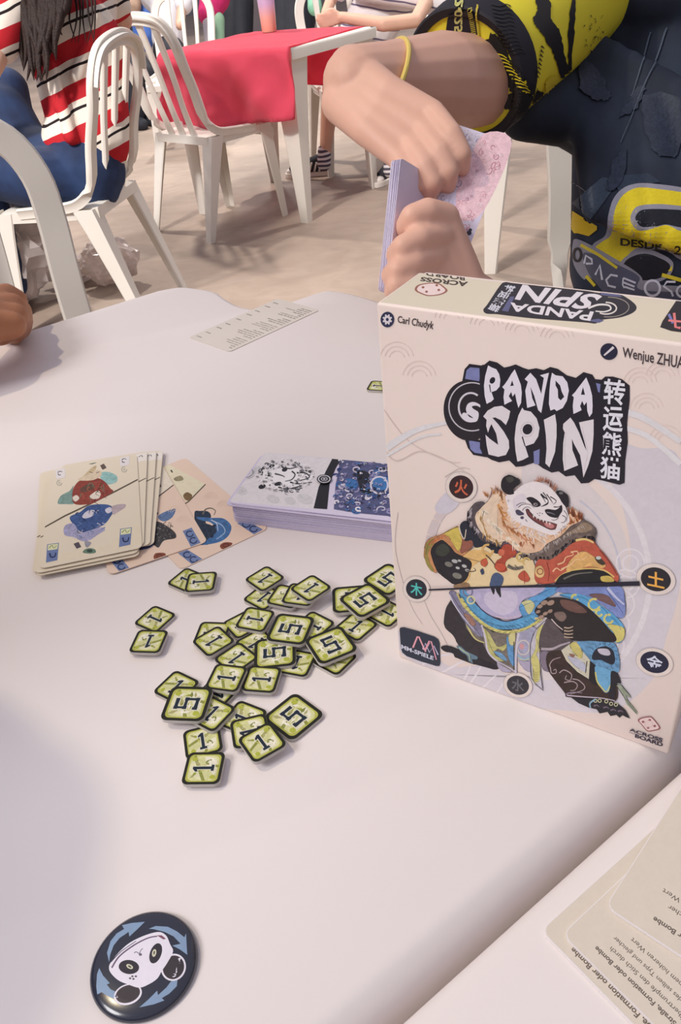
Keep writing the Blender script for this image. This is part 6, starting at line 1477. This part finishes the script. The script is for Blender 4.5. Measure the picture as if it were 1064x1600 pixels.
def sneaker(name, parent, heel, toe, s=1.0, dark=True):
    ax = (toe - heel); ax.z = 0; Ln = ax.length; ax.normalize(); sd = ax.cross(V3(0, 0, 1)); M = Matrix((ax, -sd, V3(0, 0, 1))).transposed().to_4x4(); M = Matrix.Translation(Vector((heel.x, heel.y, 0)) - Vector((parent.location.x, parent.location.y, 0))) @ M
    out = [(0, -.028), (.02 * 1, -.038), (.10, -.036), (.18, -.044), (.235, -.038), (.262, -.015), (.262, .012), (.235, .036), (.18, .043), (.10, .032), (.02, .036), (0, .026)]; k = Ln / .262
    out = [(a * k, b) for a, b in out]
    bm = newbm(); prism(bm, catmull(out, True, 3), .002, .026, .004, M); sole = build('shoe_sole', bm, mat('white_rubber', (232, 222, 214), .6), parent)
    bm = newbm(); P2 = lambda a, b, c: M @ V3(a * k, b, c)
    chain(bm, [(P2(.04, 0, .055), .036), (P2(.04, 0, .085), .037)]); chain(bm, [(P2(.04, 0, .05), .036), (P2(.14, 0, .052), .036), (P2(.215, 0, .036), .030)]); chain(bm, [(P2(.06, 0, .085), .032), (P2(.15, 0, .058), .030)])
    up_ = remesh('shoe_upper', bm, .005, mat('black_suede', (44, 44, 52), .8), parent, 3)
    bm = newbm()
    for q in range(3):
        for sgn in (-1, 1): chain(bm, [(P2(.075 + .026 * q, sgn * .036, .032), .0055), (P2(.060 + .026 * q, sgn * .030, .072), .0055)])
    build('shoe_stripes', bm, mat('white_leather', (226, 216, 210), .6), parent)
    bm = newbm()
    for q in range(4): capsule(bm, P2(.10 + .020 * q, -.018, .088 - .010 * q), .003, P2(.10 + .020 * q, .018, .088 - .010 * q), .003)
    build('shoe_laces', bm, mat('laces', (230, 224, 220), .7), parent)
    bm = newbm(); ellipsoid(bm, P2(.232, 0, .032), (.026, .026, .016)); build('toe_cap', bm, mat('white_toe', (236, 228, 222), .6), parent)
sneaker('sneaker', chd, at(522, 272, .0), at(447, 278, .0)); sneaker('sneaker', chd, at(632, 262, .0), at(588, 294, .0))
for L, c in ((legs[0], 1), (legs[1], 1)):
    a = W(L[2][0] - 1, L[2][1] - 8, L[2][2]); b = W(L[2][0] - 2, L[2][1] + 16, L[2][2]); bm = newbm(); capsule(bm, a, .036, b, .037, cap0=False); rebase(bm, cho); build('sock', bm, striped('sock_knit', (230, 224, 226), [(0, (230, 224, 226)), (.5, (90, 84, 96))], .024, (0, 0, 0)), chd)

# ---- people at the very top of the photo, far back in the hall
def far_person(label, base, parts, skin=M_skin_light):
    """parts: (name, material, [(point, radius)...]) chains with points given as (x, y, depth) in the photograph"""
    o = Vector(base); t = empty('person', label, 'person', o)
    groups = {}
    for nm, m, ch in parts: groups.setdefault((nm, m.name), (m, []))[1].append(ch)
    for (nm, _), (m, chs_) in groups.items():
        bm = newbm()
        for ch in chs_: chain(bm, [(Vector(p) if len(p) == 3 and isinstance(p, Vector) else W(*p), r) for p, r in ch])
        rebase(bm, o); remesh(nm, bm, .012, m, t, 3)
    return t
M_grey = mat('grey_trousers', (176, 166, 164), .8); M_pink = mat('magenta_cloth', (206, 40, 110), .8, var=.1, vs=20); M_white = mat('white_shirt', (232, 228, 234), .8); M_blue = mat('blue_shirt', (70, 110, 190), .8)
G = lambda x, y: at(x, y, 0.0)
f1, f2 = G(208, 196), G(240, 199)
dd = 6.6
far_person('person in black clothes sitting at the far left behind the white chairs', (f1.x, f1.y, 0),
    [('trousers', M_dark, [((232, 176, 6.5), .07), ((226, 120, 6.4), .10), ((200, 90, 6.5), .13)]), ('trousers', M_dark, [((212, 180, 6.4), .07), ((206, 120, 6.3), .10), ((180, 92, 6.4), .13)]),
     ('shirt', M_dark, [((178, 90, 6.4), .18), ((165, 20, 6.4), .19), ((160, -60, 6.4), .17)]), ('body', M_skin_light, [((160, -90, 6.4), .06), ((160, -150, 6.4), .11)]), ('body', M_skin_light, [((168, 20, 6.2), .04), ((152, 28, 6.1), .035)]),
     ('shoe', M_dark, [((232, 188, 6.5), .045), ((244, 192, 6.4), .05)]), ('shoe', M_dark, [((210, 190, 6.4), .045), ((222, 195, 6.3), .05)])])
D6 = 8.6
far_person('person standing in wide black trousers behind the far end of the red tablecloth', tuple(G(370, 84)),
    [('trousers', M_dark, [((362, 78, D6), .11), ((364, 10, D6), .15), ((368, -40, D6), .17)]), ('trousers', M_dark, [((380, 78, D6), .10), ((376, 10, D6), .14), ((370, -40, D6), .17)]),
     ('shirt', M_white, [((370, -50, D6), .18), ((370, -140, D6), .2)]), ('body', M_skin_light, [((370, -170, D6), .07), ((370, -210, D6), .11)])])
far_person('person standing in light grey trousers beside the black trousers', tuple(G(398, 76)),
    [('trousers', M_grey, [((394, 70, 9.4), .085), ((393, 10, 9.4), .10), ((392, -40, 9.4), .13)]), ('trousers', M_grey, [((406, 70, 9.4), .08), ((402, 10, 9.4), .10), ((396, -40, 9.4), .13)]), ('shirt', M_blue, [((394, -50, 9.4), .17), ((394, -130, 9.4), .18)]), ('body', M_skin, [((394, -155, 9.4), .07), ((394, -190, 9.4), .11)])])
far_person('person in a magenta skirt seated behind a far white chair', tuple(G(336, 100)),
    [('skirt', M_pink, [((326, 22, 7.4), .10), ((336, -5, 7.4), .14), ((334, -40, 7.4), .14)]), ('trousers', M_white, [((330, 88, 7.4), .05), ((328, 30, 7.4), .07)]), ('trousers', mat('pale_green', (150, 190, 160), .8), [((344, 86, 7.4), .04), ((341, 30, 7.4), .06)]), ('shirt', M_white, [((334, -50, 7.4), .14), ((334, -120, 7.4), .15)]), ('body', M_skin_light, [((334, -150, 7.4), .06), ((334, -190, 7.4), .10)])])
far_person('person in a white T-shirt sitting behind the chair tops at the upper left', tuple(G(262, 120)),
    [('t_shirt', M_white, [((252, -10, 6.6), .18), ((262, 8, 6.6), .14), ((262, 60, 6.6), .13)]), ('t_shirt', M_white, [((285, -20, 6.5), .08), ((287, 8, 6.4), .07)]), ('shorts', M_dark, [((264, 80, 6.6), .13), ((285, 96, 6.3), .09)]), ('body', M_skin_light, [((284, 10, 6.4), .04), ((281, 40, 6.3), .035)]), ('body', M_skin_light, [((252, -50, 6.6), .06), ((252, -90, 6.6), .11)])])
far_person('person in a blue shirt and beige top far behind the upper left chair', tuple(G(215, 88)),
    [('shirt', M_blue, [((222, -10, 8.2), .12), ((224, 14, 8.2), .12), ((222, 60, 8.2), .12)]), ('vest', mat('beige_cloth', (190, 160, 140), .8, var=.2, vs=12), [((206, -16, 8.0), .11), ((204, 12, 8.0), .10)]), ('body', M_skin_light, [((215, -60, 8.1), .06), ((215, -90, 8.1), .10)])])
far_person('person in a dark coat standing behind the forearm on the red tablecloth', tuple(G(470, 84)),
    [('coat', M_dark, [((462, 70, 8.2), .16), ((466, 10, 8.2), .20), ((470, -50, 8.2), .2)]), ('coat', M_dark, [((446, 60, 8.2), .12), ((448, 0, 8.2), .15)]), ('body', M_skin, [((470, -90, 8.2), .07), ((470, -130, 8.2), .11)]), ('scarf', mat('mint_cloth', (140, 200, 170), .8), [((492, 12, 7.6), .07), ((490, -12, 7.6), .06)])])
far_person('person in a pale striped top sitting behind the T-shirt wearer, at the top edge', tuple(G(690, 150)),
    [('top', M_thin, [((672, -20, 5.4), .15), ((690, 20, 5.4), .13), ((690, 70, 5.4), .13)]), ('trousers', M_dark, [((690, 90, 5.4), .13), ((640, 100, 5.2), .09)]), ('body', M_skin_light, [((672, -70, 5.4), .06), ((672, -110, 5.4), .11)])])

# ---- white table leg between the hands and the player's chair: a far white table
q_ = at(757, 432, 0.0)
a_ = math.radians(-12); hh = .34
square_table('white plastic table behind the player, one thin leg showing left of the chair', q_.x - .03 + hh * (math.cos(a_) - math.sin(a_)), q_.y + hh * (math.sin(a_) + math.cos(a_)), -12, half=hh)

# ---- crumpled clear plastic on the floor
def crumple(name, label, c, r, seed, m, sub=4):
    bm = newbm(); bmesh.ops.create_icosphere(bm, subdivisions=sub, radius=1)
    for v in bm.verts:
        n = v.co.normalized(); q = n * 2.1 + Vector((seed, 0, 0))
        k = 1 + .26 * noise.noise(q) + .20 * abs(noise.noise(q * 2.3)) - .16 * abs(noise.noise(q * 5.1)) + .05 * noise.noise(q * 11)
        v.co = Vector((n.x * r[0], n.y * r[1], max(-.96 * r[2], n.z * r[2]))) * k
    zmin = min(v.co.z for v in bm.verts)
    for v in bm.verts: v.co.z -= zmin - .001
    o = build(name, bm, m, smooth=True, angle=22); o.location = (c.x, c.y, 0); return tag(o, label, 'plastic bag')
M_film = mat('clear_plastic_film', (240, 226, 220), .28, trans=.4, spec=.6, var=.05, vs=30)
M_film2 = mat('cloudy_plastic_film', (226, 216, 214), .35, trans=.4, spec=.5, var=.08, vs=12)
c = at(178, 446, 0); b1 = crumple('plastic_bag', 'crumpled pinkish clear plastic bag on the floor under the striped-shirt chair', c, (.115, .085, .085), 3.1, M_film)
c2_ = at(128, 440, 0); b2 = crumple('plastic_bag', 'twisted end of clear plastic on the floor, left of the crumpled bag', c2_, (.13, .06, .05), 7.7, M_film); b2.rotation_euler = (0, 0, .35)
c3_ = at(32, 476, 0); b3 = crumple('plastic_bag', 'large cloudy plastic bag on the floor at the left edge', c3_, (.20, .18, .22), 12.4, M_film2)
